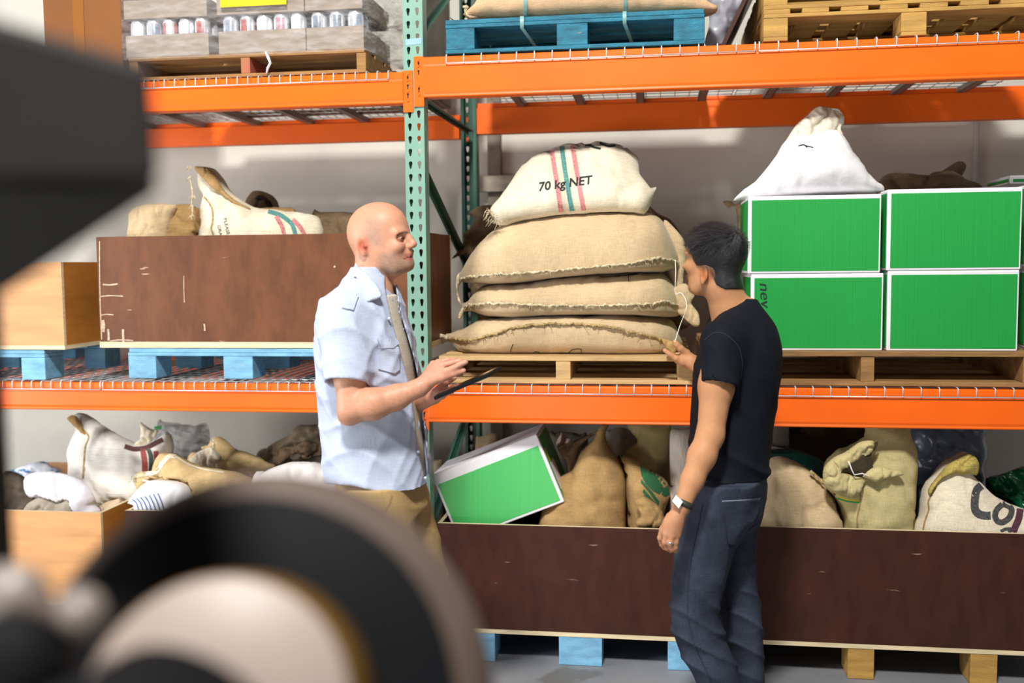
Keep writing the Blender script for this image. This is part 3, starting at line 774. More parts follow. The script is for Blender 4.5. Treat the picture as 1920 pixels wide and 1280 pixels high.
# ------------------------------------------------------------------ burlap sacks stacked on the pallet
zBb0 = U(400, 652, .085).z+.0275
def S(pts): return cr(800, 240, 2.559, pts)
def sack_thing(name, label, mb, M_, base, group=None, cat='sack', fr=RK):
    T = Thing(name, label, cat, base, group=group, fr=fr); o = T.part('sack_body', mb, M_); T.body = o
    return T
def base_of(mb):
    zs = min(p.z for p in mb.v); xs = [p.x for p in mb.v]; ys = [p.y for p in mb.v]
    return ((min(xs)+max(xs))/2, (min(ys)+max(ys))/2, zs)
def seat(mb, z, lim=.08):
    """press the underside flat on what carries it"""
    lo = min(p.z for p in mb.v)
    mb.v = [Vector((p.x, p.y, max(p.z, z))) for p in mb.v]; return mb
GS = 'burlap sacks stacked on the pallet'
def stacked(label, top, seam, bot, v0, W, seed, M_=M_BURLAP, dropz=None, zig=False, low=None):
    mb, ln = sack_flat(S(top), S(seam), S(bot), v0, W, seed=seed)
    if dropz: seat(mb, dropz)
    if low: rest_on(mb, low)
    T = sack_thing('burlap_sack', label, mb, M_, base_of(mb), GS)
    T.part('seam', seam_mb(ln[2:-2], .0052, seed), M_SEAM if not zig else M_SEAM_D, label='stitched seam along the front')
    return T, mb, ln
s4, mb4, ln4 = stacked('burlap sack with an arching stitched seam, bottom of the stack',
    [(95, 990), (160, 950), (230, 900), (300, 896), (600, 886), (900, 880), (1100, 895), (1180, 925), (1215, 980), (1228, 1030)],
    [(92, 1006), (115, 1010), (200, 1018), (300, 995), (430, 955), (560, 940), (700, 938), (850, 950), (1000, 980), (1100, 1005), (1180, 1030), (1230, 1048)],
    [(92, 1012), (120, 1040), (150, 1080), (250, 1094), (500, 1098), (1000, 1102), (1150, 1092), (1210, 1070), (1230, 1052)], .04, .72, 4, dropz=zS+.001, zig=True)
s3, mb3, ln3 = stacked('burlap sack second from the bottom of the stack',
    [(172, 845), (205, 800), (240, 752), (420, 738), (700, 700), (900, 690), (1130, 690), (1180, 740), (1215, 790), (1235, 850)],
    [(170, 868), (190, 852), (260, 842), (350, 840), (550, 850), (760, 850), (920, 850), (1060, 845), (1150, 828), (1190, 845), (1235, 870)],
    [(170, 880), (210, 878), (260, 905), (400, 912), (600, 900), (800, 896), (1000, 898), (1150, 910), (1210, 905), (1235, 880)], .03, .74, 3, low=mb4)
s2, mb2, ln2 = stacked('big plump burlap sack third from the bottom of the stack',
    [(152, 705), (190, 600), (240, 530), (330, 460), (430, 432), (600, 412), (760, 400), (920, 396), (1060, 406), (1130, 440), (1165, 500), (1195, 560), (1218, 635)],
    [(150, 730), (185, 718), (260, 705), (400, 698), (600, 685), (800, 665), (960, 650), (1060, 632), (1110, 624), (1160, 632), (1220, 648)],
    [(150, 735), (200, 748), (300, 752), (420, 744), (600, 722), (800, 704), (1000, 694), (1130, 694), (1190, 675), (1220, 655)], .02, .78, 2, low=mb3)
# ears and loose ends of the stacked sacks
def ear(T, pts, v, t, M_, name='sack_ear', spine=None, seed=1, label=None, wr=.006, folds=None, lean=0):
    mb = puff(pts, v, t, t*.8, spine=spine, n=60, nr=6, wr=wr, ws=16, seed=seed, folds=folds, lean=lean)
    inside_crate(mb); o = T.part(name, mb, M_, label=label); REG.append((o, T.base, T)); return mb
ear(s4, S([(24, 1035), (42, 1000), (62, 985), (90, 992), (130, 1002), (150, 1020), (115, 1024), (75, 1005), (55, 1025), (36, 1042)]), .30, .012, M_SEAM, spine=S([(36, 1022), (62, 996), (120, 1012)]))
ear(s2, S([(190, 690), (165, 740), (150, 760), (153, 800), (166, 845), (158, 850), (143, 800), (140, 750), (150, 700)]), .31, .012, M_SEAM, spine=S([(165, 715), (147, 770), (158, 830)]))
ear(s3, S([(205, 840), (180, 880), (165, 912), (148, 912), (155, 890), (172, 855), (190, 835)]), .3, .014, M_SEAM, spine=S([(190, 850), (160, 900)]))
ear(s2, S([(1140, 440), (1190, 480), (1235, 540), (1245, 620), (1235, 690), (1225, 780), (1205, 800), (1195, 740), (1200, 660), (1165, 610), (1140, 540)]), .26, .03, M_BURLAP, 'loose_end', S([(1165, 500), (1215, 600), (1215, 740)]), 5, wr=.006)
ear(s3, S([(1185, 770), (1240, 745), (1285, 800), (1270, 840), (1305, 890), (1310, 945), (1280, 950), (1225, 905), (1170, 850)]), .2, .022, M_BURLAP, 'loose_end', S([(1215, 800), (1260, 860), (1290, 925)]), 6, wr=.005)
ear(s4, S([(1130, 1010), (1190, 1025), (1222, 1045), (1200, 1062), (1190, 1085), (1165, 1065), (1140, 1040)]), .06, .012, M_BURLAP_D, 'sack_ear', S([(1150, 1025), (1195, 1055)]), 7)
s2.part('fray', frayed(ln2, 3, 40, .018, .0011), M_SEAM, kind='stuff'); s3.part('fray', frayed(ln3, 4, 40, .018, .0011), M_SEAM, kind='stuff'); s4.part('fray', frayed(ln4, 5, 30, .016, .0011), M_SEAM_D, kind='stuff')
bv4 = mb4.bvh(RK)
def scribble(T, bv, lines, wd=1.3, M_=M_BLACKINK, name='pen_mark', label='pen marks', n=30):
    mb = MB()
    for l in lines:
        q = lay_strip(bv, l, wd, RK, n); mb.add(q.v, q.f)
    if mb.v: T.part(name, mb, M_, label=label)
scribble(s4, bv4, [S(l) for l in ([(415, 1035), (404, 1065), (415, 1090), (500, 1088)], [(500, 1085), (520, 1072), (545, 1078), (540, 1090)], [(545, 1090), (560, 1078), (578, 1085)], [(678, 1080), (700, 1062), (740, 1060), (735, 1092), (700, 1093), (676, 1080)], [(850, 1090), (870, 1080), (880, 1092), (905, 1084)])])
bv3 = mb3.bvh(RK)
scribble(s3, bv3, [S(l) for l in ([(832, 712), (850, 716), (950, 706), (1022, 695)], [(902, 714), (1012, 702)], [(966, 700), (970, 738)])])
# the white sack on top, face tipped towards the room
zt2 = max(p.z for p in mb2.v)
mb1 = puff(S([(296, 392), (318, 432), (350, 446), (400, 441), (500, 428), (700, 409), (900, 398), (1030, 394), (1062, 366), (1085, 320), (1106, 268), (1074, 288), (1050, 268), (1022, 248), (1018, 200), (1014, 160), (1012, 116), (992, 122), (950, 92), (870, 68), (760, 63), (640, 70), (520, 110), (440, 168), (402, 226), (352, 330), (306, 380)]),
           .09, .11, .14, lean=.95, spine=S([(470, 330), (700, 250), (900, 230)]), n=130, nr=14, wr=.009, seed=9, folds=[(1085, 300, 7, .006, .12), (330, 420, 7, .006, .12)])
rest_on(mb1, mb2)
s1 = sack_thing('burlap_sack', 'pale burlap sack with red and green stripes, top of the stack', mb1, M_BURLAP_L, base_of(mb1), GS)
bv1 = mb1.bvh(RK)
for l, m_, lb in (([(595, 75), (610, 170), (630, 300), (645, 402)], M_REDINK, 'left faded red stripe'), ([(648, 80), (660, 180), (680, 300), (697, 398)], M_TEALINK, 'faded teal stripe'), ([(697, 68), (715, 180), (735, 290), (753, 395)], M_REDINK, 'right faded red stripe')):
    s1.part('stripe', lay_strip(bv1, S(l), 8.6, RK, 40), m_, label=lb)
o = S([(536, 303)])[0]; e = S([(792, 268)])[0]
L_ = text_mesh('70 kg NET'); wdt = max(v.co.x for v in L_.verts); L_.free()
s1.part('printed_text', lay_text(bv1, '70 kg NET', o, ((e[0]-o[0])/wdt, (e[1]-o[1])/wdt), (1.5, -23), RK, bold=.022), M_BLACKINK, label='black printed 70 kg NET')
scribble(s1, bv1, [S([(770, 78), (800, 92), (835, 100)]), S([(760, 84), (790, 82)]), S([(830, 72), (870, 88), (905, 84)])], 4, M_BLACKINK, 'printed_mark', 'cropped black print')
e1 = [U(a, b, .06) for a, b in S([(296, 392), (318, 432), (350, 446)])]
s1.part('fray', frayed(crom(e1, 12, False), 2, 40, .03, .0013), M_SEAM, kind='stuff')
# old sacks slumped behind the stack
def bag(name, label, pts, v, T, M_, group=None, cat='sack', **k):
    if k.get('floor') is None:
        zm = min(U(a, b, v).z for a, b in pts)
        k['floor'] = .148 if zm < .95 else (max(zS, zBb0)+.001 if zm < 1.5 else None)
    mb = puff(pts, v, T, **k); inside_crate(mb); t = sack_thing(name, label, mb, M_, base_of(mb), group, cat); REG.append((t.body, t.base, t)); return t, mb
bag('burlap_sack', 'limp dark burlap sack showing behind the left of the stack', S([(122, 628), (150, 590), (180, 540), (175, 505), (210, 480), (230, 430), (200, 410), (260, 372), (340, 380), (420, 500), (430, 900), (240, 900), (200, 620)]), .84, .1, M_BURLAP_B, Tb=.06, spine=S([(250, 470), (330, 800)]), wr=.02, ws=12, seed=3)
bag('burlap_sack', 'limp dark burlap sack showing behind the right of the stack', S([(1000, 390), (1060, 370), (1110, 410), (1170, 440), (1225, 520), (1250, 640), (1260, 800), (1240, 1080), (900, 1080), (950, 600)]), .9, .1, M_BURLAP_B, Tb=.06, spine=S([(1080, 470), (1150, 900)]), wr=.02, ws=12, seed=5)

# ------------------------------------------------------------------ white poly bag and sacks by the cartons
def A3(pts): return cr(1280, 0, 3, pts)
wb, wmb = bag('poly_bag', 'white woven poly bag with gathered neck on the upper left green carton', A3([(285, 1127), (340, 1070), (400, 1030), (470, 950), (530, 870), (572, 800), (640, 770), (700, 770), (760, 750), (830, 735), (870, 750), (905, 780), (940, 850), (1000, 930), (1050, 1000), (1090, 1030), (1128, 1047), (1128, 1075), (1000, 1085), (700, 1103), (400, 1117), (345, 1124)]),
    .17, .17, M_POLY, Tb=.12, lean=.12, spine=A3([(600, 960), (830, 900), (860, 980)]), n=120, nr=14, wr=.008, seed=2, cat='bag', folds=[(790, 740, 9, .012, .16), (330, 1110, 7, .006, .1)])
ear(wb, A3([(545, 850), (580, 790), (640, 700), (700, 650), (745, 606), (775, 598), (830, 606), (880, 615), (910, 660), (905, 700), (888, 720), (905, 765), (895, 790), (850, 740), (800, 760), (720, 800), (640, 800), (575, 830)]), .165, .05, M_POLY_N, 'gathered_neck', A3([(640, 770), (760, 690), (850, 650)]), 8, label='cream gathered neck of the bag', wr=.014, folds=[(800, 780, 11, .014, .2)])
scribble(wb, wmb.bvh(RK), [A3([(650, 822), (680, 815), (700, 830)]), A3([(690, 820), (735, 830)])], 2, M_BLACKINK, 'printed_mark', 'small dark print')
bag('burlap_sack', 'flattened dark brown sack behind the upper right green carton', A3([(1100, 1060), (1130, 990), (1200, 970), (1300, 980), (1400, 985), (1500, 960), (1590, 1005), (1680, 1040), (1690, 1100), (1690, 1400), (1100, 1400)]), .62, .12, M_BURLAP_B, spine=A3([(1200, 1200), (1600, 1200)]), wr=.025, seed=2)
bag('burlap_sack', 'dark sack corner poking up behind the cartons', A3([(1380, 1000), (1460, 960), (1540, 910), (1580, 910), (1595, 940), (1560, 1000), (1500, 1040), (1450, 1300), (1350, 1300)]), .85, .04, M_BURLAP_B, spine=A3([(1560, 930), (1430, 1100)]), wr=.012, seed=4)
bag('twine_bundle', 'ragged dark twine hanging behind the upper left green carton', A3([(225, 1132), (270, 1130), (300, 1150), (340, 1130), (380, 1170), (380, 1500), (330, 1500), (300, 1180), (260, 1170)]), .5, .025, M_BURLAP_B, cat='sack', spine=A3([(280, 1150), (345, 1170), (350, 1480)]), wr=.01, seed=6)

# ------------------------------------------------------------------ sack strapped to the blue pallet
a = lambda p: p
tb, tmb = bag('burlap_sack', 'long tan burlap sack strapped flat on the bright blue pallet', [(868, 27), (890, 12), (905, -10), (940, -40), (1100, -46), (1280, -40), (1325, 2), (1345, 10), (1342, 22), (1300, 26), (1180, 30), (1000, 34), (885, 33)], .12, .10, mat('tan_burlap', '#d8b48c', .9, .06, 6, weave=.2), Tb=.4, spine=[(950, 0), (1290, 0)], wr=.006, seed=5, n=110)
tb.part('corner_twist', seam_mb([U(a, b, .1) for a, b in [(895, 32), (882, 30), (872, 22), (877, 14), (868, 12)]], .006, 3), M_SEAM)
SHIFT_TB = None
strap_m = mat('teal_strap', '#7fa6a2', .5, .05, 6)
for i, (x, lb) in enumerate(((985, 'left teal strap round the sack and blue pallet'), (1173, 'right teal strap round the sack and blue pallet'))):
    bvt = tmb.bvh(RK); P = []
    for k in range(12):
        py = -38 + (30+38)*k/11
        row = [lay(bvt, x+d+(k-11)*.05, py, .003) for d in (-3.4, 0, 3.4)]
        if any(q is None for q in row): continue
        P.append([RK.f(q) for q in row])
    last = [Vector((q.x, -.014, PBt+.002)) for q in P[-1]]; P.append(last); P.append([q+Vector((0, -.001, -.047)) for q in last])
    P.append([q+Vector((.02, .25, -.062)) for q in last]); P.append([q+Vector((.05, .8, -.08)) for q in last])
    mb = MB(); mb.grid(P); solo('strap', mb, strap_m, base_of(mb), lb, 'strap', group='teal straps on the blue pallet')
# cardboard slip under the sack
mb = MB(); P = []
for i in range(9):
    u = U(840+i*6, 20, .05).x; zz = PBt+.003+.03*max(0, (1-i/4))**2
    P.append([Vector((u, .03, zz)), Vector((u, .5, zz))])
mb.grid(P); solo('cardboard_slip', mb, M_CARTON, base_of(mb), 'curled brown cardboard slip at the left end of the bright blue pallet', 'cardboard')
# grey board and dark wood leaning beside the yellow pallets
def prism(px_pts, v0, v1, mats, name, label, cat, z_shift=0, fr=RK):
    A = [U(a, b, v0) for a, b in px_pts]; B = [Vector((p.x, v1, p.z)) for p in A]
    mb = MB(); n = len(A); mb.add(A+B, [tuple(range(n)), tuple(range(2*n-1, n-1, -1))]+[(i, (i+1) % n, n+(i+1) % n, n+i) for i in range(n)])
    return solo(name, mb, mats, base_of(mb), label, cat, fr)
zb_ = zRU+ZW
mb = MB(); u0 = U(1356, 85, .12).x; 
mb.bar((u0-.005, .5, zb_), (u0+.30, .5, zb_+.62), .75, .018, (0, 1, 0)); 
mb2_ = MB(); c_ = Vector((u0, 0, zb_)); d_ = Vector((.43, 0, .9)).normalized(); nn = Vector((-.9, 0, .43)).normalized()
V8 = [c_+Vector((0, y, 0))+d_*t+nn*w_ for y in (.12, .95) for t in (.0, .7) for w_ in (0, .016)]
V8 = [Vector((p.x, p.y, max(p.z, zb_+.0005))) for p in V8]
mb2_.add(V8, [(0, 1, 3, 2), (4, 6, 7, 5), (0, 4, 5, 1), (2, 3, 7, 6), (0, 2, 6, 4), (1, 5, 7, 3)])
solo('plywood_panel', mb2_, [M_BROWN_D], base_of(mb2_), 'dark plywood panel leaning left of the yellow pallets', 'panel')
bag('wrapped_bundle', 'grey plastic wrapped bundle between the blue pallet and the leaning panel', [(1322, 84), (1330, 40), (1326, -30), (1392, -40), (1400, 0), (1385, 30), (1368, 60), (1354, 85)], .34, .08, mat('grey_wrap', '#a7a8b2', .35, .1, 8, bump=.4, bscale=12), cat='bundle', wr=.015, seed=3)

# ------------------------------------------------------------------ wrapped trays of cans, upper left
can_cols = ['#b98a94', '#dfe1e6', '#6f7d8c', '#a85a55', '#e8e8ea', '#8f98a8']
def can_mesh(i):
    mb = MB(); R = .0328; H = .152
    mb.lathe([(.024, 0), (.03, .002), (R, .009), (R, H-.016), (.0275, H-.004), (.0275, H), (.026, H), (.0255, H-.004), (.0001, H-.004)], n=18, cap=True)
    k = 18; mi = []
    for r_ in range(8):
        for j in range(k): mi.append(1 if r_ == 2 and (j//3) % 2 == 0 else 0)
    mb.mi = mi + [0, 0]
    return mb.mesh('can', [mat('can_silver', '#dcdde2', .3, .05, 20, metal=.5), mat('can_print_%d' % i, can_cols[i], .35, .2, 60)], (0, 0, 0))
CM = [can_mesh(i) for i in range(6)]
rnd = random.Random(5)
trays = [(236, 391, 'left'), (410, 573, 'middle'), (575, 682, 'right')]
zT0 = zC+.001; zT1 = U(450, 58, .03).z; zK = zT0+.006
zU0 = zK+.1535; zU1 = zU0+.075
def tray(a, b, z0, z1, label, v0):
    T = Thing('drinks_tray', label, 'carton tray', ((a+b)/2, v0+.2, z0), group='cardboard drinks trays')
    t = .003; d = .41
    T.part('tray_base', MB().box((a, v0, z0), (b, v0+d, z0+t)), M_CARTON)
    T.part('front_wall', MB().box((a, v0, z0+t), (b, v0+t, z1)), M_CARTON); T.part('back_wall', MB().box((a, v0+d-t, z0+t), (b, v0+d, z1)), M_CARTON)
    for x in (a, b-t): T.part('side_wall', MB().box((x, v0+t, z0+t), (x+t, v0+d-t, z1)), M_CARTON)
    return T
for a_, b_, nm in trays:
    ua, ub = U(a_, 75, .03).x, U(b_, 75, .03).x
    tray(ua, ub, zT0, zT1, 'low cardboard drinks tray with tall cans, %s of the lower row' % nm, .03)
    n = int((ub-ua-.008)/.0665); gap = (ub-ua-.008)/n
    ordn = ['first', 'second', 'third', 'fourth', 'fifth', 'sixth']
    for i in range(n):
        for j in range(2):
            ci = rnd.randrange(6) if nm != 'right' else rnd.choice((2, 5, 4))
            o = bpy.data.objects.new('drink_can', CM[ci]); COL.objects.link(o)
            o.location = RK.w((ua+.004+gap*(i+.5), .03+.004+.0335+.067*j, zK-.002)); o.rotation_euler = (0, 0, rnd.random()*6)
            setp(o, ('tall slim drink can, %s from the left in the front row of the %s tray' % (ordn[i], nm)) if j == 0 else 'tall slim drink can in the second row of the %s tray under clear wrap' % nm, 'can', 'drink cans in the %s wrapped tray' % nm if j == 0 else 'drink cans behind the front row of the %s tray' % nm)
    tray(ua-.003, ub-.003, zU0, zU1, 'cardboard drinks tray cut by the top of the picture, %s of the upper row' % nm, .028)
# the film round them
mb = MB(); P = []; ua, ub = U(232, 75, .02).x, U(684, 75, .02).x
ring = [(ua, .5), (ua, .2), (ua, .022)] + [(ua+(ub-ua)*k/24, .019+.003*(k % 2)) for k in range(1, 24)] + [(ub, .022), (ub+.02, .12), (ub+.03, .3), (ub+.03, .5)]
for k in range(9):
    z = zT0-.012+(zU1+.35-zT0)*k/8
    P.append([Vector((x+(.004+abs(fbm((x*3, y, z*7), 3))*.006)*(1 if x > (ua+ub)/2 else -1), y-abs(fbm((x*5, 1, z*9), 3))*.008-.003, z)) for x, y in ring])
mb.grid(P); wrap = solo('stretch_wrap', mb, film('clear_film', '#f2f2f6', .12), base_of(mb), 'clear stretch wrap pulled round the stacked drinks trays', 'stretch wrap')
# plastic tail spilling to the right of the load
mb = MB(); P = []
for k in range(14):
    t = k/13; py = -20+150*t; row = []
    for j in range(10):
        s_ = j/9; px = 676 + s_*(88+10*sin(t*3)); q = U(px, py, .26+.25*s_)
        q += Vector((fbm((s_*4, t*5, 1), 1)*.02, fbm((s_*5, t*2, 3), 2)*.07, 0)); row.append(q)
    P.append(row)
P = [[Vector((q.x, q.y, max(q.z, zRU-.05))) for q in r] for r in P]
mb.grid(P); solo('stretch_wrap', mb, film('grey_film', '#b9b4ae', .6, .25), base_of(mb), 'crumpled grey stretch wrap hanging at the right end of the drinks load', 'stretch wrap')
b0 = U(698, 60, .5); b0.x = max(b0.x, CANu[1]+.05)
mb = MB().box((b0.x, .5, zLU+ZW+.001), (-.02, 1.05, zLU+.75)); solo('carton_stack', mb, mat('dim_carton', '#8a7d70', .7, .2, 6), base_of(mb), 'dull carton behind the crumpled grey wrap beside the upright', 'carton', bevel=.01)
mb = MB(); q = [U(a, b, .006) for a, b in ((413, -25), (537, -25), (537, 8), (413, 14))]; mb.add([*q, *[p+Vector((0, .001, 0)) for p in q]], [(0, 1, 2, 3), (7, 6, 5, 4), (0, 4, 5, 1), (1, 5, 6, 2), (2, 6, 7, 3), (3, 7, 4, 0)])
solo('yellow_card', mb, mat('yellow_card', '#e2bb14', .5, .03, 5), base_of(mb), 'bright yellow card stuck on the wrapped drinks load', 'sign')
mb = MB(); mb.tube([U(a, b, .0) for a, b in ((498, 97), (503, 108), (507, 118), (502, 128), (500, 138))], [.004, .007, .006, .006, .004], n=6); solo('film_twist', mb, mat('film_twist', '#d8d8de', .3, .1, 40), base_of(mb), 'twisted end of clear film hanging over the brown pallet', 'stretch wrap')
bx0 = U(82, 50, .1).x; bx1 = U(228, 50, .1).x
Tb_ = Thing('cardboard_box', 'large orange brown cardboard box left of the wrapped drinks', 'carton', ((bx0+bx1)/2, .5, zLU+ZW))
Tb_.part('carton_body', MB().box((bx0, .1, zLU+ZW), (bx1, .9, zLU+.8)), M_CARTON_B, bevel=.004); Tb_.part('tape_strip', MB().box((bx0+.14, .0985, zLU+.02), (bx0+.19, .1005, zLU+.79)), mat('brown_tape', '#8c5518', .4, .05, 5))

bvcB = BVHTree.FromPolygons([RK.w(p) for p in ((-2, .0848, 1), (1, .0848, 1), (1, .0848, 2.2), (-2, .0848, 2.2))], [(0, 1, 2, 3)])
scf = MB()
for l, wd in (([(193, 533), (206, 534), (221, 532)], 3), ([(188, 556), (205, 554), (231, 555)], 2), ([(188, 591), (200, 589), (213, 590)], 2), ([(192, 600), (194, 610), (193, 622)], 7), ([(203, 617), (204, 628), (204, 638)], 4), ([(231, 617), (231, 628), (232, 641)], 4), ([(345, 517), (345, 540), (346, 567)], 1.4), ([(383, 607), (384, 613), (384, 620)], 3), ([(626, 499), (629, 501)], 4), ([(187, 452), (187, 500), (188, 560), (191, 636)], 2), ([(206, 639), (225, 637), (250, 638)], 2)):
    q = lay_strip(bvcB, l, wd, RK, 14); scf.add(q.v, q.f)
crB.part('scuff', scf, mat('bare_wood_scuff', '#cdb49a', .8, .2, 60), label='pale scuffs at the left end', kind='stuff')
# ------------------------------------------------------------------ sacks in the brown crate, middle left
def B4(pts): return cr(230, 290, 4.364, pts)
zBb = zBb0
def down(pts, y=600): return pts
bs, bmb = bag('burlap_sack', 'brown burlap sack with rolled cuff at the left of the brown crate', B4([(75, 640), (76, 480), (150, 420), (280, 400), (420, 410), (520, 402), (600, 430), (640, 540), (640, 1400), (80, 1400)]), .32, .13, M_BURLAP_D, floor=zBb, spine=B4([(200, 600), (330, 1200), (450, 600)]), wr=.016, seed=2)
ear(bs, B4([(72, 660), (74, 480), (150, 418), (280, 397), (420, 406), (440, 425), (412, 500), (400, 570), (395, 680), (392, 900), (72, 900)]), .24, .09, M_BURLAP, 'rolled_cuff', B4([(200, 520), (230, 800)]), 3, label='lighter rolled cuff')
ws_, wmb2 = bag('burlap_sack', 'white striped burlap sack with a pointed ear in the brown crate', B4([(605, 660), (625, 600), (630, 560), (600, 520), (600, 400), (635, 345), (600, 320), (566, 260), (552, 150), (545, 105), (505, 98), (545, 78), (620, 86), (680, 103), (750, 178), (800, 258), (860, 318), (930, 372), (1040, 428), (1150, 445), (1300, 462), (1450, 477), (1560, 502), (1600, 590), (1612, 660), (1620, 1300), (610, 1300)]),
    .30, .16, M_BURLAP_L, Tb=.1, floor=zBb, spine=B4([(610, 160), (760, 420), (900, 700), (1300, 750)]), n=150, nr=12, wr=.010, seed=7, lean=.15)
ear(ws_, B4([(560, 92), (620, 92), (690, 112), (760, 195), (810, 275), (870, 335), (940, 385), (1050, 440), (1020, 444), (900, 392), (800, 320), (720, 270), (640, 190), (580, 130)]), .29, .022, M_BURLAP_D, 'ear_fold', B4([(600, 110), (740, 235), (900, 375)]), 5, label='tan inner side of the ear', lean=.15)
bvw = wmb2.bvh(RK)
ws_.part('seam', lay_strip(bvw, B4([(560, 140), (620, 300), (690, 370), (735, 450), (738, 540), (725, 600), (745, 660)]), 3.2, RK, 40), M_SEAM_D, label='tan stitched seam')
for l, m_ in (([(1040, 430), (1075, 440)], M_REDINK), ([(1255, 505), (1300, 580), (1325, 660)], M_REDINK), ([(1190, 465), (1300, 500), (1385, 570), (1415, 660)], M_TEALINK), ([(1390, 530), (1450, 590), (1490, 660)], M_REDINK)):
    q = lay_strip(bvw, B4(l), 8, RK, 24)
    if q.v: ws_.part('stripe', q, m_)
for tx, o_ in (('PLEASE', (826, 522)), ('GRADE', (775, 578))):
    o = B4([o_])[0]; ws_.part('printed_text', lay_text(bvw, tx, o, (2.2, 10.0), (8.0, -2.0), RK, bold=.0), M_BLACKINK, label='black stencilled letters')
ws_.part('fray', frayed([U(a, b, .2) for a, b in B4([(548, 100), (552, 180), (575, 330), (570, 420), (568, 500)])], 7, 36, .014, .0012), M_SEAM, kind='stuff')
mb = MB(); mb.tube([U(a, b, .2) for a, b in B4([(555, 200), (575, 320), (565, 400), (575, 470), (565, 520)])], [.003, .004, .003, .004, .003], n=6); ws_.part('loose_thread', mb, M_SEAM)
rl, rmb = bag('burlap_roll', 'rolled brown burlap bundle behind the white striped sack', B4([(1015, 420), (1035, 340), (1080, 295), (1150, 300), (1220, 340), (1258, 420), (1260, 900), (1015, 900)]), .62, .07, M_BURLAP_B, wr=.012, seed=4, cat='sack')
ear(rl, B4([(1080, 360), (1120, 330), (1165, 340), (1215, 390), (1230, 440), (1190, 430), (1150, 370), (1100, 370)]), .55, .016, mat('fold_shade', '#2a2018', .9, .1, 10), 'fold', B4([(1100, 355), (1150, 355), (1210, 420)]), 3)  # shade inside the roll's fold painted as a near-black strip of cloth
bag('burlap_sack', 'olive burlap sack at the right end of the brown crate behind the bald head', B4([(1555, 495), (1620, 470), (1830, 468), (1950, 490), (2200, 560), (2220, 1200), (1560, 1200)]), .52, .12, M_BURLAP_B, spine=B4([(1750, 700), (1950, 800)]), seed=8)
bag('burlap_sack', 'tan burlap tucked behind the white striped sack', B4([(1100, 480), (1220, 430), (1300, 435), (1420, 470), (1450, 900), (1100, 900)]), .45, .05, M_BURLAP_D, seed=5)

# ------------------------------------------------------------------ lower left bags
def L2(pts): return cr(0, 770, 5.566, pts)
def L3(pts): return cr(300, 770, 5.647, pts)
ww, wwm = bag('woven_sack', 'white ribbed woven sack with red and green bands at the lower left', L2([(690, 85), (735, 40), (830, 58), (960, 160), (1100, 250), (1250, 330), (1350, 365), (1450, 372), (1560, 340), (1680, 240), (1725, 290), (1745, 400), (1720, 560), (1690, 900), (1600, 1700), (740, 1700), (715, 1000), (690, 800), (715, 600), (690, 480), (700, 350), (765, 180), (715, 160)]),
    .42, .17, mat('ribbed_poly', '#e9e4da', .7, .05, 5, bump=.5, bscale=4, stretch=(3, 3, 90)), Tb=.14, spine=L2([(760, 130), (1000, 560), (1350, 760), (1200, 1200)]), n=140, nr=12, wr=.010, seed=11, lean=.08)
bvx = wwm.bvh(RK)
for l, m_, wd, lb in (([(1490, 400), (1510, 560), (1500, 780)], mat('red_band', '#a34a42', .8, .1, 60, weave=.2), 10, 'left red band'), ([(1545, 395), (1575, 480), (1575, 640)], mat('green_band', '#4d5f50', .8, .1, 60, weave=.2), 8, 'dark green band'), ([(1625, 420), (1640, 560), (1630, 660)], mat('red_band', '#a34a42'), 9, 'right red band')):
    ww.part('band', lay_strip(bvx, L2(l), wd, RK, 30), m_, label=lb)
ww.part('seam', lay_strip(bvx, L2([(800, 100), (860, 190), (925, 270), (890, 380), (875, 560), (868, 710)]), 3.2, RK, 40), M_SEAM_D, label='olive side seam')
ww.part('printed_band', lay_strip(bvx, L2([(1300, 372), (1400, 400), (1530, 385), (1640, 330), (1700, 300)]), 9, RK, 30), mat('maroon_print', '#5d3a36', .8, .3, 80), label='dark maroon print along the rim')
ear(ww, L2([(1465, 115), (1490, 135), (1560, 190), (1650, 205), (1600, 300), (1500, 360), (1400, 362), (1430, 320), (1470, 290), (1480, 200)]), .47, .03, M_BURLAP_L, 'sack_ear', L2([(1500, 220), (1560, 260), (1460, 330)]), 3, wr=.014)
ear(ww, L2([(700, 80), (745, 45), (800, 60), (860, 160), (925, 265), (890, 270), (820, 190), (740, 120)]), .41, .018, M_BURLAP_D, 'ear_fold', L2([(750, 75), (880, 230)]), 4, label='tan folded lip')
pg, pgm = bag('plastic_bag', 'crumpled white plastic bag in the lower left tan crate', L2([(262, 740), (290, 670), (400, 637), (600, 648), (800, 718), (920, 820), (972, 930), (950, 985), (1030, 1050), (1000, 1300), (700, 1300), (640, 1060), (560, 965), (400, 920), (290, 850)]), .24, .08, mat('white_plastic', '#eceaf2', .28, .06, 10, bump=.5, bscale=14), cat='bag', spine=L2([(400, 760), (700, 830), (860, 1000), (850, 1200)]), n=110, wr=.014, ws=8, seed=5, folds=[(700, 0, 1, 0, 1)][:0])
bag('plastic_bag', 'small blue printed plastic bag at the back of the tan crate', L2([(95, 645), (200, 590), (350, 540), (450, 533), (560, 590), (630, 640), (600, 900), (120, 900)]), .55, .07, mat('blue_white_print', '#dfe3ec', .5, .1, 6, wear=(1, 1, 3), wearcol='#4a78b5', wscale=14, wth=.55), cat='bag', wr=.02, ws=12, seed=3)
bag('burlap_sack', 'dark brown sack at the left side of the tan crate', L2([(30, 680), (120, 650), (230, 680), (280, 800), (330, 950), (340, 1400), (20, 1400)]), .38, .1, mat('dark_sack', '#6d6152', .8, .15, 6, weave=.2), spine=L2([(140, 800), (160, 1200)]), wr=.02, seed=2)
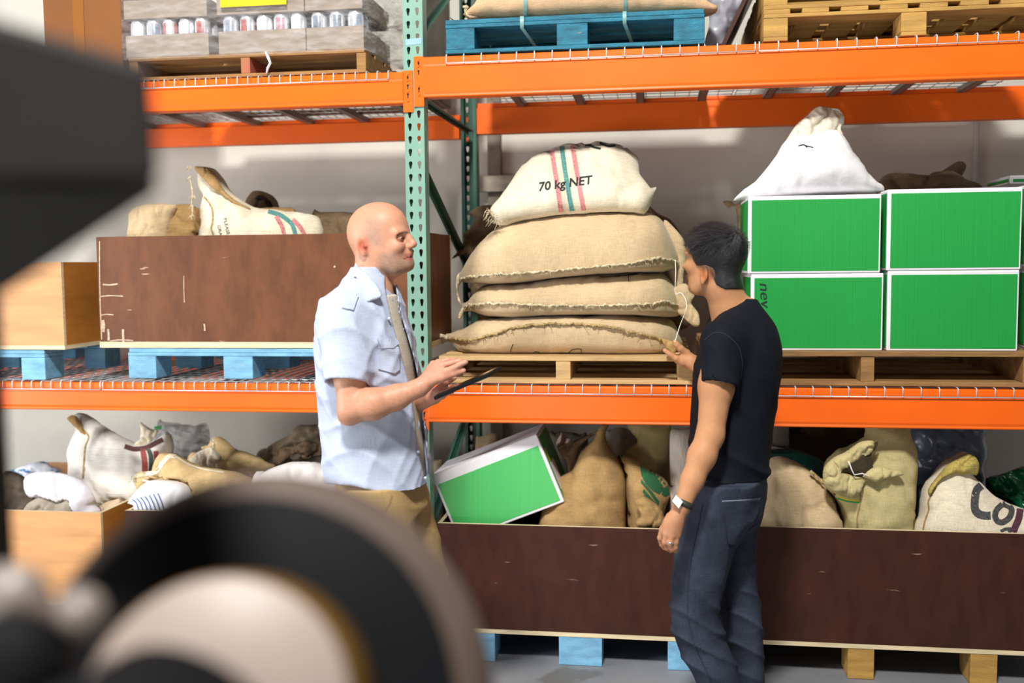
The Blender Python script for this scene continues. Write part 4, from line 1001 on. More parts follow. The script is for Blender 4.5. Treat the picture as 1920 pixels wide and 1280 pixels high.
bag('plastic_bag', 'grey paper bag under the white plastic bag', L2([(270, 1040), (330, 940), (450, 900), (620, 960), (760, 930), (760, 1400), (270, 1400)]), .2, .07, mat('grey_paper', '#a79d8c', .8, .1, 8, bump=.4, bscale=12), cat='bag', wr=.02, ws=12, seed=8)
bag('burlap_sack', 'pale sack corner at the right of the tan crate', L2([(985, 1060), (1040, 1000), (1110, 950), (1180, 932), (1260, 950), (1260, 1400), (985, 1400)]), .3, .06, mat('pale_paper', '#dcc6a4', .8, .05, 8), wr=.008, seed=9)
t1, m1 = bag('burlap_sack', 'open tan sack with torn lip above the black wheel', [(250, 896), (262, 885), (285, 886), (292, 868), (300, 850), (312, 848), (330, 851), (350, 866), (375, 876), (420, 882), (470, 900), (520, 940), (520, 1090), (300, 1090), (280, 970), (268, 930)],   .2, .13, M_BURLAP_T, spine=[(320, 880), (400, 950), (400, 1040)], n=110, wr=.016, seed=4)
ear(t1, [(248, 896), (262, 884), (284, 888), (305, 868), (318, 868), (330, 880), (318, 900), (290, 902), (268, 896)], .16, .018, M_SEAM, 'torn_lip', [(265, 890), (310, 885)], 3, label='pale torn lip', wr=.012)
for l, wd in (([(252, 894), (270, 888), (292, 885), (306, 866), (318, 855), (330, 856)], 8), ([(330, 856), (352, 870), (380, 879), (420, 886)], 3), ([(268, 900), (290, 905), (306, 915), (312, 930)], 3)):
    q = lay_strip(m1.bvh(RK), l, wd, RK, 26)
    if q.v: t1.part('torn_lip', q, M_BURLAP_L, label='pale torn lip')
t1.part('fray', frayed([U(a, b, .17) for a, b in ((250, 896), (262, 886), (285, 888), (300, 868), (310, 900), (330, 880))], 5, 40, .02, .0014), M_SEAM, kind='stuff')
st_, stm = bag('woven_sack', 'white sack with blue stripes in the dark crate behind the black wheel', [(240, 958), (246, 935), (258, 920), (272, 905), (300, 900), (360, 925), (370, 1090), (245, 1090)], .12, .09, mat('poly_white', '#e8e6e8', .6, .04, 6), wr=.008, seed=6)
for i in range(7):
    st_.part('blue_stripe', lay_strip(stm.bvh(RK), [(248+i*8, 936-i*2), (256+i*8, 943), (262+i*8, 962)], 2.2, RK, 14), mat('blue_ink', '#4a6da8', .8, .1, 50))
t2, m2 = bag('burlap_sack', 'olive tan sack with a peaked lip in the dark crate', L3([(300, 550), (400, 440), (500, 395), (445, 388), (450, 372), (530, 360), (560, 290), (600, 272), (650, 305), (770, 405), (900, 445), (1040, 500), (1150, 575), (1210, 640), (1250, 1700), (350, 1700)]), .46, .14, M_BURLAP_T, spine=L3([(590, 380), (800, 640), (820, 1200)]), n=110, wr=.014, seed=10)
ear(t2, L3([(300, 555), (400, 440), (530, 385), (560, 400), (640, 480), (600, 560), (600, 610), (520, 610), (420, 600)]), .36, .03, M_BURLAP_L, 'torn_lip', L3([(420, 500), (540, 500)]), 4, label='pale turned lip', wr=.012)
for l, wd in ((L3([(330, 535), (380, 490), (440, 445), (520, 415)]), 9), (L3([(565, 300), (565, 400), (635, 480), (600, 560), (612, 615), (700, 640)]), 3.5)):
    q = lay_strip(m2.bvh(RK), l, wd, RK, 26)
    if q.v: t2.part('torn_lip', q, M_BURLAP_L, label='pale torn lip')
t2.part('fray', frayed([U(a, b, .38) for a, b in L3([(445, 385), (560, 290), (560, 400), (640, 480), (600, 600)])], 5, 40, .02, .0013), M_SEAM, kind='stuff')
bag('woven_sack', 'pale smooth sack lying in the dark crate beside the bald man', L3([(1000, 720), (1100, 650), (1200, 600), (1380, 545), (1600, 545), (1750, 592), (1900, 680), (1950, 1700), (1000, 1700)]), .2, .15, mat('pale_sack', '#e3dedb', .75, .05, 6, bump=.1), spine=L3([(1300, 900), (1650, 900)]), seed=12)
bk, bkm = bag('burlap_sack', 'crumpled dark brown burlap at the back of the dark crate', L3([(1040, 478), (1165, 430), (1175, 355), (1300, 290), (1400, 235), (1450, 155), (1600, 148), (1760, 150), (1900, 300), (1900, 1500), (1100, 1500)]), .72, .14, mat('grey_burlap', '#a39379', .9, .12, 6, weave=.3), spine=L3([(1400, 480), (1650, 420), (1600, 1000)]), wr=.03, ws=10, seed=6)
ear(bk, L3([(1190, 520), (1260, 400), (1420, 370), (1560, 310), (1740, 370), (1745, 470), (1650, 480), (1540, 510), (1440, 450), (1300, 560), (1230, 570)]), .55, .03, mat('brown_shadow_burlap', '#6b5640', .9, .15, 8, weave=.3), 'fold_shade', L3([(1280, 480), (1450, 420), (1680, 430)]), 5, wr=.016)  # shade between the crumples put into a darker burlap
bag('plastic_bag', 'clear grey plastic bag against the wall behind the woven sack', L3([(-30, 170), (40, 120), (150, 130), (330, 170), (440, 130), (500, 220), (520, 420), (480, 1300), (-20, 1300)]), .98, .12, film('bag_film', '#c3c6c8', .6, .2), cat='bag', wr=.03, seed=2, spine=L3([(150, 400), (300, 800)]))
mb = MB(); P = [[U(a, b, .84) for a, b in r] for r in (L2([(1605, 165), (1690, 150)]), L2([(1620, 195), (1680, 190)]))]; mb.grid(P)
mb.v = [p for p in mb.v]; solo('green_scrap', mb, M_GRNBOX, base_of(mb), 'green plastic scrap on the clear bag', 'scrap')

# ------------------------------------------------------------------ lower right: tilted carton and sacks
ax = U(804, 897, .05); bx = U(1004, 819, .05); cx = U(1061, 944, .05)
ex = (bx-ax); Lx = ex.length; ex.normalize(); ez = Vector((-ex.z, 0, ex.x)); Hh = (cx-bx).length
O = ax - ez*Hh
T = Thing('green_carton', 'tilted green and white carton leaning in the dark brown crate', 'carton', (O.x+.1, .2, min(O.z, (O+ex*Lx).z)))
def obox(x0, x1, y0, y1, z0, z1):
    mb = MB().box((x0, y0, z0), (x1, y1, z1)); mb.v = [O + ex*p.x + Vector((0, p.y, 0)) + ez*p.z for p in mb.v]; return mb
T.part('carton_body', obox(0, Lx, .05, .36, 0, Hh), M_CARTON_W, bevel=.004)
T.part('front_panel', obox(.012, Lx-.014, .0485, .055, .012, Hh-.043), M_GRNBOX_SUN, bevel=.001)
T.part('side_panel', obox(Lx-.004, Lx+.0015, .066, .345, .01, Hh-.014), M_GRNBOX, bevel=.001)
T.part('shipping_label', obox(Lx+.0012, Lx+.0024, .085, .20, .05, .17), mat('paper_label', '#e6d9e2', .6, .08, 30), label='white paper label')
T.part('sticker', obox(Lx+.0012, Lx+.0024, .09, .115, .175, .235), mat('yellow_card', '#e2bb14'), label='yellow sticker')
T.part('lid_flap', obox(.003, Lx-.003, .05, .19, Hh-.0005, Hh+.003), M_CARTON_W); T.part('lid_flap', obox(.003, Lx-.003, .2, .356, Hh-.0005, Hh+.003), M_CARTON_W)
def D2(pts): return cr(780, 760, 3.84, pts)
def D3(pts): return cr(1400, 760, 3.692, pts)
d1, d1m = bag('burlap_sack', 'brown burlap sack with a gathered neck beside the tilted carton', D2([(1000, 560), (1120, 470), (1180, 340), (1270, 260), (1300, 190), (1330, 150), (1390, 140), (1360, 210), (1380, 290), (1440, 370), (1490, 470), (1510, 600), (1510, 860), (1520, 1500), (900, 1500), (870, 900)]), .20, .17, M_BURLAP_D, Tb=.12, spine=D2([(1340, 220), (1310, 520), (1250, 1000)]), n=120, wr=.014, seed=5, lean=.05, folds=[(1355, 150, 9, .016, .13)])
ear(d1, D2([(1020, 300), (1150, 250), (1260, 200), (1350, 148), (1395, 140), (1320, 190), (1240, 240), (1180, 300), (1160, 360), (1130, 470), (1100, 500), (1080, 400)]), .24, .03, M_BURLAP_B, 'neck_flap', D2([(1100, 340), (1250, 215), (1360, 150)]), 3, wr=.014)
lf, lfm = bag('burlap_sack', 'burlap sack printed with a green leaf emblem', D2([(1450, 370), (1520, 360), (1590, 390), (1680, 460), (1800, 540), (1830, 640), (1790, 760), (1790, 880), (1800, 1400), (1540, 1400), (1520, 800), (1480, 500)]), .24, .1, M_BURLAP_D, spine=D2([(1540, 480), (1680, 700), (1660, 1100)]), n=100, wr=.010, seed=7)
bvl = lfm.bvh(RK); ink = mat('leaf_green_ink', '#1f5a34', .8, .12, 60)
lfp = MB()
for poly in ([(1610, 430), (1650, 460), (1720, 500), (1765, 560), (1785, 600), (1750, 640), (1700, 610), (1650, 560), (1620, 500)], [(1815, 570), (1822, 640), (1790, 655), (1768, 640), (1775, 600)],
             [(1620, 530), (1700, 620), (1750, 690), (1745, 720), (1690, 640), (1622, 560)], [(1640, 600), (1690, 660), (1740, 715), (1735, 725), (1680, 680), (1630, 620)], [(1640, 640), (1700, 700), (1700, 715), (1645, 670)],
             [(1690, 465), (1700, 480), (1685, 492), (1676, 478)], [(1715, 480), (1726, 496), (1712, 508), (1700, 494)], [(1740, 500), (1752, 516), (1738, 530), (1727, 512)], [(1765, 520), (1775, 540), (1762, 550), (1752, 534)], [(1785, 545), (1795, 562), (1784, 570), (1774, 556)]):
    q = lay_poly(bvl, D2(poly), RK, off=.002); lfp.add(q.v, q.f)
lf.part('leaf_emblem', lfp, ink, label='dark green leaf emblem')
ear(lf, D2([(1580, 690), (1640, 655), (1700, 690), (1760, 740), (1785, 800), (1780, 875), (1600, 870), (1585, 830), (1620, 790)]), .1, .04, M_BURLAP_D, 'lower_fold', D2([(1670, 760), (1700, 830)]), 6)
lf.part('dark_edge', lay_strip(bvl, D2([(1455, 372), (1530, 362), (1600, 392), (1640, 430)]), 5, RK, 20), ink)
tg, tgm = bag('burlap_sack', 'tall pale olive sack with a twisted top behind the leaf sack', D2([(1515, 330), (1600, 260), (1520, 150), (1560, 110), (1700, 105), (1830, 120), (1830, 300), (1830, 500), (1840, 800), (1850, 1400), (1560, 1400), (1520, 500)]), .45, .12, M_BURLAP_O, spine=D2([(1690, 180), (1700, 600), (1700, 1100)]), n=100, wr=.02, ws=10, seed=8, folds=[(1700, 130, 7, .02, .15)])
bag('woven_sack', 'grey white woven sack by the right side of the olive sack', D2([(1830, 190), (1900, 170), (2010, 180), (2040, 500), (2030, 1400), (1830, 1400), (1815, 800), (1825, 500)]), .3, .07, mat('grey_woven', '#c9bcae', .8, .1, 5, bump=.3, bscale=6, stretch=(40, 3, 3)), wr=.006, seed=4)
bag('woven_sack', 'blotchy grey sack near the wall above the brown sack', D2([(1360, 250), (1400, 180), (1480, 160), (1560, 200), (1620, 260), (1600, 400), (1620, 1200), (1380, 1200)]), .75, .1, mat('blotchy_grey', '#b0a698', .8, .25, 6), wr=.016, seed=3)
bag('woven_sack', 'dark sack with a pink paper scrap behind the tilted carton', D2([(960, 250), (1000, 200), (1080, 190), (1180, 210), (1240, 260), (1240, 1200), (960, 1200)]), .85, .08, mat('dark_taupe', '#6e6455', .85, .15, 6), seed=2)
bag('paper_scrap', 'crumpled pink and white paper behind the tilted carton', D2([(1010, 270), (1030, 225), (1055, 192), (1080, 230), (1120, 240), (1110, 280), (1040, 330)]), .6, .02, mat('pink_paper', '#eccfc6', .7, .15, 12), cat='paper', wr=.02, ws=20, seed=3)
bag('burlap_sack', 'pale sack top just left of the tilted carton', D2([(430, 260), (460, 225), (540, 205), (600, 260), (600, 900), (430, 900)]), .95, .07, M_BURLAP, seed=4)
bag('burlap_sack', 'grey brown sack edge behind the left corner of the tilted carton', D2([(100, 440), (130, 395), (165, 395), (190, 430), (190, 1000), (95, 1000)]), .5, .05, mat('grey_burlap', '#a39379'), seed=5)
# right crate
r1, r1m = bag('burlap_sack', 'plump tan burlap sack right behind the man in black', D3([(40, 850), (90, 700), (120, 560), (130, 440), (170, 380), (235, 360), (330, 390), (450, 460), (560, 540), (615, 610), (640, 740), (690, 870), (720, 1400), (20, 1400)]), .2, .16, M_BURLAP, Tb=.12, spine=D3([(240, 520), (370, 760), (370, 1050)]), n=110, wr=.014, seed=13, lean=.05)
r1.part('seam', seam_mb([U(a, b, .13) for a, b in D3([(440, 455), (490, 500), (540, 545), (590, 595), (612, 612)])], .008, 3), M_SEAM_D)
bag('poly_bag', 'dark teal bag behind the plump tan sack', D3([(110, 360), (180, 310), (300, 300), (420, 330), (520, 380), (560, 480), (560, 1200), (110, 1200)]), .55, .1, mat('teal_bag', '#1d5f55', .5, .1, 8, bump=.3, bscale=14), cat='bag', seed=4)
bag('paper_bag', 'pale grey paper bag beside the black shirt below the orange beam', D3([(130, 200), (160, 110), (280, 110), (290, 200), (270, 290), (140, 310), (120, 900), (300, 900)][:6]+[(300, 900), (120, 900)]), .7, .05, mat('grey_paper_b', '#aaa59c', .7, .1, 8, bump=.4, bscale=12), cat='bag', wr=.02, seed=2)
a_, b_ = U(1478, 900, .82), U(1640, 790, .82)
Tk = Thing('carton', 'dark brown carton printed with black letters at the back of the right crate', 'carton', ((a_.x+b_.x)/2, 1.0, zE2b+.02))
Tk.part('carton_body', MB().box((a_.x, .82, zE2b+.019), (b_.x, 1.02, U(1500, 792, .82).z)), mat('dark_kraft', '#5a4630', .8, .1, 6), bevel=.004)
bvk = BVHTree.FromPolygons([RK.w(p) for p in ((a_.x, .819, 0), (b_.x, .819, 0), (b_.x, .819, 1.2), (a_.x, .819, 1.2))], [(0, 1, 2, 3)])
Tk.part('printed_text', lay_text(bvk, 'INC', (1466, 814), (27, .3), (0, -26), RK, bold=.03), M_BLACKINK, label='black printed letters')
r2_, r2m = bag('burlap_sack', 'open olive burlap sack with folded mouth in the right crate', D3([(540, 560), (530, 450), (570, 370), (640, 310), (700, 300), (790, 245), (830, 215), (820, 120), (900, 100), (1110, 100), (1130, 200), (1165, 290), (1170, 420), (1155, 560), (1145, 700), (1180, 860), (1190, 1400), (690, 1400), (660, 800), (610, 640)]), .2, .15, M_BURLAP_O, Tb=.15, spine=D3([(980, 200), (850, 620), (900, 1050)]), n=130, nr=12, wr=.012, seed=14)
dk = mat('mouth_shade', '#3a2f1c', .9, .1, 10)  # shade inside the sack opening, painted on a solid shape
ear(r2_, D3([(640, 420), (700, 380), (800, 320), (880, 260), (910, 250), (895, 300), (860, 340), (870, 400), (880, 470), (830, 495), (740, 480), (690, 450)]), .045, .012, dk, 'mouth_shade', D3([(700, 430), (800, 400), (870, 300)]), 2, label='shade of the open mouth, painted dark')
ear(r2_, D3([(540, 560), (530, 450), (590, 370), (690, 320), (790, 248), (880, 240), (870, 320), (800, 360), (720, 420), (640, 450), (760, 490), (880, 500), (820, 530), (760, 640), (640, 620)]), .05, .04, M_BURLAP_O, 'folded_mouth', D3([(590, 470), (720, 350), (840, 270)]), 4, label='folded sack mouth', wr=.012)
ear(r2_, D3([(800, 490), (850, 440), (930, 420), (1000, 440), (1060, 450), (1080, 480), (960, 500), (900, 530), (850, 510)]), .04, .035, M_BURLAP_O, 'folded_mouth', D3([(870, 470), (1010, 465)]), 9, wr=.008)
bvr = r2m.bvh(RK)
r2_.part('band', lay_strip(bvr, D3([(632, 630), (700, 650), (785, 660)]), 2.6, RK, 16), mat('yellow_thread', '#dcc22c', .8, .05, 50), label='yellow woven line'); r2_.part('band', lay_strip(bvr, D3([(632, 642), (700, 662), (785, 672)]), 2.6, RK, 16), mat('green_thread', '#2f9a4c', .8, .05, 50), label='green woven line')
r2_.part('seam', lay_strip(bvr, D3([(815, 500), (790, 560), (785, 680), (765, 780), (768, 860)]), 2.4, RK, 30), M_BURLAP_D, label='side seam')
mb = MB(); mb.tube([U(a, b, .02) for a, b in D3([(652, 445), (640, 500), (635, 535), (605, 555)])], .0025, n=6); mb.tube([U(a, b, .02) for a, b in D3([(705, 385), (730, 450), (745, 480), (800, 470), (860, 495)])], .0025, n=6); r2_.part('loose_thread', mb, mat('white_thread', '#e8e6dc', .8, .05, 30), kind='stuff')
r3_, r3m = bag('burlap_sack', 'pale burlap sack lettered in big black print at the lower right', D3([(1170, 880), (1220, 790), (1240, 640), (1270, 560), (1330, 500), (1390, 420), (1480, 370), (1540, 340), (1595, 380), (1590, 470), (1580, 500), (1640, 550), (1720, 630), (1830, 690), (1960, 740), (2100, 800), (2150, 1400), (1180, 1400)]), .12, .14, M_BURLAP_L, Tb=.14, spine=D3([(1480, 470), (1500, 760), (1800, 1000)]), n=130, nr=12, wr=.008, seed=15, lean=.12)
ear(r3_, D3([(1260, 580), (1330, 490), (1390, 420), (1480, 368), (1540, 335), (1600, 375), (1595, 480), (1560, 480), (1510, 475), (1490, 490), (1460, 472), (1380, 490), (1310, 550), (1270, 620)]), .11, .05, mat('mossy_burlap', '#b7a457', .95, .2, 10, weave=.4), 'rolled_top', D3([(1330, 530), (1460, 420), (1550, 420)]), 5, label='mossy yellow rolled top', wr=.012, lean=.12)
bvc = r3m.bvh(RK)
r3_.part('seam', lay_strip(bvc, D3([(1310, 570), (1260, 660), (1262, 720), (1235, 800), (1222, 865)]), 3, RK, 30), M_BURLAP_D, label='twisted side seam')
inkg = mat('grey_ink', '#4a4a4a', .85, .35, 140)
def stroke(pts, wd): return lay_strip(bvc, cr(1640, 840, 6.857, pts), wd, RK, 40)
L_ = MB()
for pts, wd in (([(1370, 480), (1310, 540), (1285, 680), (1290, 790), (1350, 850), (1430, 868), (1490, 865)], 15), ([(1640, 720), (1570, 790), (1545, 870), (1580, 940), (1650, 950), (1730, 890), (1760, 800), (1720, 740), (1640, 720)], 11), ([(1620, 1070), (1680, 1040), (1760, 1040), (1720, 1080)], 6)):
    q = stroke(pts, wd); L_.add(q.v, q.f)
r3_.part('printed_text', L_, inkg, label='big black letters C and o')
r3_.part('printed_text', stroke([(1870, 780), (1850, 900), (1810, 1000), (1780, 1080)], 13), mat('maroon_ink', '#5a3242', .85, .35, 140), label='big maroon letter f')
bag('plastic_bag', 'blue grey plastic bag at the back of the right crate', D3([(1120, 180), (1180, 120), (1400, 110), (1620, 120), (1650, 300), (1640, 560), (1650, 1200), (1160, 1200), (1150, 600)]), .62, .12, mat('blue_grey_plastic', '#5b6474', .25, .12, 6, bump=.4, bscale=8), cat='bag', wr=.025, seed=3)
bag('poly_bag', 'dark sack with red dots between the olive and lettered sacks', D3([(1150, 620), (1200, 560), (1260, 560), (1300, 620), (1280, 1200), (1160, 1200)]), .3, .06, mat('dark_green_bag', '#29342b', .6, .2, 8), cat='bag', seed=3)
bag('foil_bag', 'crumpled dark green glossy foil bag at the right edge', D3([(1670, 520), (1760, 480), (1900, 425), (2020, 420), (2100, 600), (2100, 1100), (1900, 1000), (1850, 690), (1720, 610)]), .34, .08, mat('green_foil', '#0c5a38', .15, .2, 8, bump=.6, bscale=10), cat='bag', wr=.045, ws=13, seed=8)
keep_apart()
# ------------------------------------------------------------------ people: signed distance fields meshed into one surface
class SDF:
    def __init__(self, lo, hi, h):
        self.lo = np.array(lo, float); self.h = h
        self.n = np.ceil((np.array(hi)-self.lo)/h).astype(int)+1
        self.F = np.full(self.n, .2, np.float32)
    def clone(self):
        o = SDF.__new__(SDF); o.lo, o.h, o.n = self.lo, self.h, self.n; o.F = np.full(self.n, .2, np.float32); return o
    def sub(self, lo, hi):
        a = np.clip(np.floor((np.array(lo)-self.lo)/self.h).astype(int), 0, self.n-1); b = np.clip(np.ceil((np.array(hi)-self.lo)/self.h).astype(int)+1, 1, self.n)
        if (b <= a).any(): return None
        sl = tuple(slice(i, j) for i, j in zip(a, b))
        g = np.meshgrid(*[self.lo[k]+self.h*np.arange(a[k], b[k], dtype=np.float32) for k in range(3)], indexing='ij', sparse=True)
        return sl, g
    def mix(self, sl, d, k, op='u'):
        A = self.F[sl]; d = d.astype(np.float32)
        if op == 's': d = -d
        if k > 0:
            hh = np.maximum(k-np.abs(A-d), 0)/k; q = hh*hh*k*.25
        else: q = 0
        self.F[sl] = np.minimum(A, d)-q if op == 'u' else np.maximum(A, d)+q
    def cap(self, a, b, ra, rb=None, k=.015, op='u'):
        rb = ra if rb is None else rb
        a = np.array(a, float); b = np.array(b, float); R = max(ra, rb)+k+3*self.h
        s = self.sub(np.minimum(a, b)-R, np.maximum(a, b)+R)
        if s is None: return self
        sl, (X, Y, Z) = s; d = b-a; L2 = max(1e-12, d@d)
        t = np.clip(((X-a[0])*d[0]+(Y-a[1])*d[1]+(Z-a[2])*d[2])/L2, 0, 1)
        D = np.sqrt((X-a[0]-t*d[0])**2+(Y-a[1]-t*d[1])**2+(Z-a[2]-t*d[2])**2)-(ra+(rb-ra)*t)
        self.mix(sl, D, k, op); return self
    def chain(self, pts, rs, k=.012, op='u'):
        for i in range(len(pts)-1): self.cap(pts[i], pts[i+1], rs[i], rs[i+1], k, op)
        return self
    def ell(self, c, r, axes=None, k=.02, op='u'):
        c = np.array(c, float); R = max(r)+k+3*self.h; s = self.sub(c-R, c+R)
        if s is None: return self
        sl, (X, Y, Z) = s; P = (X-c[0], Y-c[1], Z-c[2])
        if axes is None: axes = ((1, 0, 0), (0, 1, 0), (0, 0, 1))
        q = [P[0]*a[0]+P[1]*a[1]+P[2]*a[2] for a in axes]
        k0 = np.sqrt(sum((q[i]/r[i])**2 for i in range(3))); k1 = np.sqrt(sum((q[i]/r[i]**2)**2 for i in range(3)))
        self.mix(sl, k0*(k0-1)/np.maximum(k1, 1e-6), k, op); return self
    def rows(self, tab, k=.02, op='u', rnd=.02, ex=2.2, off=0., tw=None):
        """tab rows: z, cx, cy, rx, ry; tw turns the cross-sections"""
        T = np.array(sorted(tab), float); z0, z1 = T[0, 0], T[-1, 0]; m = max(T[:, 3].max(), T[:, 4].max())*1.5+k+off+.03
        lo = (T[:, 1].min()-m, T[:, 2].min()-m, z0-.04-k); hi = (T[:, 1].max()+m, T[:, 2].max()+m, z1+.04+k)
        s = self.sub(lo, hi)
        if s is None: return self
        sl, (X, Y, Z) = s; z = np.clip(Z, z0, z1)
        def I(c):
            v = np.interp(z, T[:, 0], T[:, c]); e = .02
            return (np.interp(z-e, T[:, 0], T[:, c])+v*2+np.interp(z+e, T[:, 0], T[:, c]))/4
        cx, cy, rx, ry = I(1), I(2), I(3)+off, I(4)+off
        u, v = X-cx, Y-cy
        if tw is not None: u, v = u*cos(tw)+v*sin(tw), -u*sin(tw)+v*cos(tw)
        a, b = np.abs(u)/rx, np.abs(v)/ry
        k0 = (a**ex+b**ex)**(1/ex); D = (k0-1)*np.minimum(rx, ry)*(1-.0*k0)
        D = np.maximum(D, np.abs(Z-(z0+z1)/2)-(z1-z0)/2)
        self.mix(sl, D, k, op); return self
    def displace(self, fn, lo=None, hi=None):
        s = self.sub(self.lo if lo is None else lo, (self.lo+self.h*(self.n-1)) if hi is None else hi)
        sl, (X, Y, Z) = s; A = self.F[sl]; m = np.abs(A) < .03
        Xb, Yb, Zb = np.broadcast_arrays(X, Y, Z)
        A[m] += fn(Xb[m], Yb[m], Zb[m]).astype(np.float32); return self
    def mesh(self, mb=None):
        F = self.F; n = self.n
        I = F < 0
        # cells that the surface crosses
        c = np.zeros(n-1, np.uint8)
        for dx in (0, 1):
            for dy in (0, 1):
                for dz in (0, 1): c += I[dx:n[0]-1+dx, dy:n[1]-1+dy, dz:n[2]-1+dz]
        act = (c > 0) & (c < 8); ids = np.full(n-1, -1, np.int64); cells = np.argwhere(act); ids[act] = np.arange(len(cells))
        S = np.zeros((len(cells), 3)); W = np.zeros(len(cells)); i, j, k = cells.T
        cor = {(dx, dy, dz): F[i+dx, j+dy, k+dz] for dx in (0, 1) for dy in (0, 1) for dz in (0, 1)}
        for ax in range(3):
            for p in (0, 1):
                for q in (0, 1):
                    a = [0, 0, 0]; o = [x for x in range(3) if x != ax]; a[o[0]] = p; a[o[1]] = q; b = list(a); b[ax] = 1
                    fa, fb = cor[tuple(a)], cor[tuple(b)]; m = (fa < 0) != (fb < 0); t = np.where(m, fa/np.where(m, fa-fb, 1), 0)
                    P = np.array(a, float)[None, :].repeat(len(cells), 0); P[:, ax] = t; S[m] += P[m]; W[m] += 1
        V = (cells+S/np.maximum(W, 1)[:, None])*self.h+self.lo
        Q = []
        for ax in range(3):
            o = [(1, 2), (2, 0), (0, 1)][ax]
            sl0 = [slice(None)]*3; sl1 = [slice(None)]*3; sl0[ax] = slice(0, -1); sl1[ax] = slice(1, None)
            a, b = I[tuple(sl0)], I[tuple(sl1)]; E = np.argwhere(a != b)
            ok = (E[:, o[0]] > 0) & (E[:, o[1]] > 0) & (E[:, o[0]] < n[o[0]]-1) & (E[:, o[1]] < n[o[1]]-1); E = E[ok]
            fl = a[tuple(E.T)]
            def at(du, dv):
                q = E.copy(); q[:, o[0]] -= du; q[:, o[1]] -= dv; return ids[tuple(q.T)]
            q = np.stack([at(1, 1), at(0, 1), at(0, 0), at(1, 0)], 1); q[~fl] = q[~fl][:, ::-1]; Q.append(q)
        return V, np.concatenate(Q)
def relax(V, Q, it=1, lam=.5):
    for _ in range(it):
        S = np.zeros_like(V); C = np.zeros(len(V))
        for a, b in ((0, 1), (1, 2), (2, 3), (3, 0)):
            for p, q in ((a, b), (b, a)): np.add.at(S, Q[:, p], V[Q[:, q]]); np.add.at(C, Q[:, p], 1)
        V = V+lam*(S/np.maximum(C, 1)[:, None]-V)
    return V
def largest(V, Q, keep=.02):
    """drop crumbs not joined to the main surface"""
    lab = np.arange(len(V))
    for _ in range(400):
        m = lab[Q].min(1); new = lab.copy(); np.minimum.at(new, Q.ravel(), np.repeat(m, 4)); new = new[new]
        if (new == lab).all(): break
        lab = new
    cnt = np.bincount(lab, minlength=len(V)); good = cnt[lab] > keep*len(V)
    idx = np.cumsum(good)-1; return V[good], idx[Q[good[Q].all(1)]]
def np_mesh(name, V, Q, m_, base, col=None):
    me = bpy.data.meshes.new(name); V = V-np.array(base)
    me.vertices.add(len(V)); me.vertices.foreach_set('co', V.astype(np.float32).ravel())
    me.loops.add(Q.size); me.loops.foreach_set('vertex_index', Q.astype(np.int32).ravel())
    me.polygons.add(len(Q)); me.polygons.foreach_set('loop_start', np.arange(0, Q.size, 4, dtype=np.int32))
    me.polygons.foreach_set('use_smooth', np.ones(len(Q), bool)); me.materials.append(m_)
    me.update(calc_edges=True); me.validate()
    if col is not None:
        at = me.color_attributes.new('Col', 'FLOAT_COLOR', 'POINT'); at.data.foreach_set('color', np.concatenate([col, np.ones((len(col), 1))], 1).astype(np.float32).ravel())
    return me
def W(px, py, Y): return np.array(U(px, py, Y, WD))
def rowtab(rows, Y, ry, yc=None):
    out = []
    for i, r in enumerate(rows):
        py, xl, xr = r[:3]; yy = Y if len(r) < 5 else r[4]; rr = ry if len(r) < 4 else r[3]
        a, b = W(xl, py, yy), W(xr, py, yy); out.append(((a[2]+b[2])/2, (a[0]+b[0])/2, yy, (b[0]-a[0])/2, rr))
    return out
def waves(seed, n=6, s=1., amp=1.):
    r = np.random.RandomState(seed); D = r.normal(size=(n, 3)); D /= np.linalg.norm(D, axis=1)[:, None]; fr_ = s*(.6+r.rand(n)*1.2); ph = r.rand(n)*6.28
    def f(X, Y, Z):
        o = 0
        for d, q, p in zip(D, fr_, ph): o = o+np.sin((X*d[0]+Y*d[1]+Z*d[2])*q+p)
        return amp*o/n
    return f
def folds(X, Y, Z, d, freq, seed, sharp=2.5, warp=.35):
    """rounded cloth folds running across direction d"""
    w_ = waves(seed, 5, 14, warp*3)(X, Y, Z); p = (X*d[0]+Y*d[1]+Z*d[2])*freq+w_*2+seed
    return (1-np.abs(np.sin(p)))**sharp
def segd(X, Y, Z, a, b):
    a = np.array(a); b = np.array(b); d = b-a; t = np.clip(((X-a[0])*d[0]+(Y-a[1])*d[1]+(Z-a[2])*d[2])/(d@d), 0, 1)
    return np.sqrt((X-a[0]-t*d[0])**2+(Y-a[1]-t*d[1])**2+(Z-a[2]-t*d[2])**2)
def np_px(X, Y, Z):
    dx, dy, dz = X-CAMP.x, Y-CAMP.y, Z-CAMP.z
    fw = dx*CF.x+dy*CF.y+dz*CF.z
    return 960+FPX*(dx*CR.x+dy*CR.y+dz*CR.z)/fw, 640-FPX*(dx*CU.x+dy*CU.y+dz*CU.z)/fw
SKIN1 = mat('fair_skin', '#d9a184', .5, .08, 60, attr=True, sss=.12, spec=.4, bump=.05, bscale=300)
SKIN2 = mat('tan_skin', '#c08a60', .6, .06, 60, attr=True, sss=.1, spec=.3, bump=.04, bscale=300)
def lin(h): return np.array(hexc(h)[:3])
def bvh_np(V, Q): return BVHTree.FromPolygons([Vector(p) for p in V], [tuple(q) for q in Q])
def cloth_patch(T, name, bv, pts, M_, th=.0035, label=None, off=.0045, cut=5):
    mb = lay_poly(bv, pts, WD, off=off, cut=cut)
    if not mb.v: return None
    weld(mb)
    o = T.part(name, mb, M_, label=label); 
    s = o.modifiers.new('solid', 'SOLIDIFY'); s.thickness = th; s.offset = -1 if False else 0
    return o

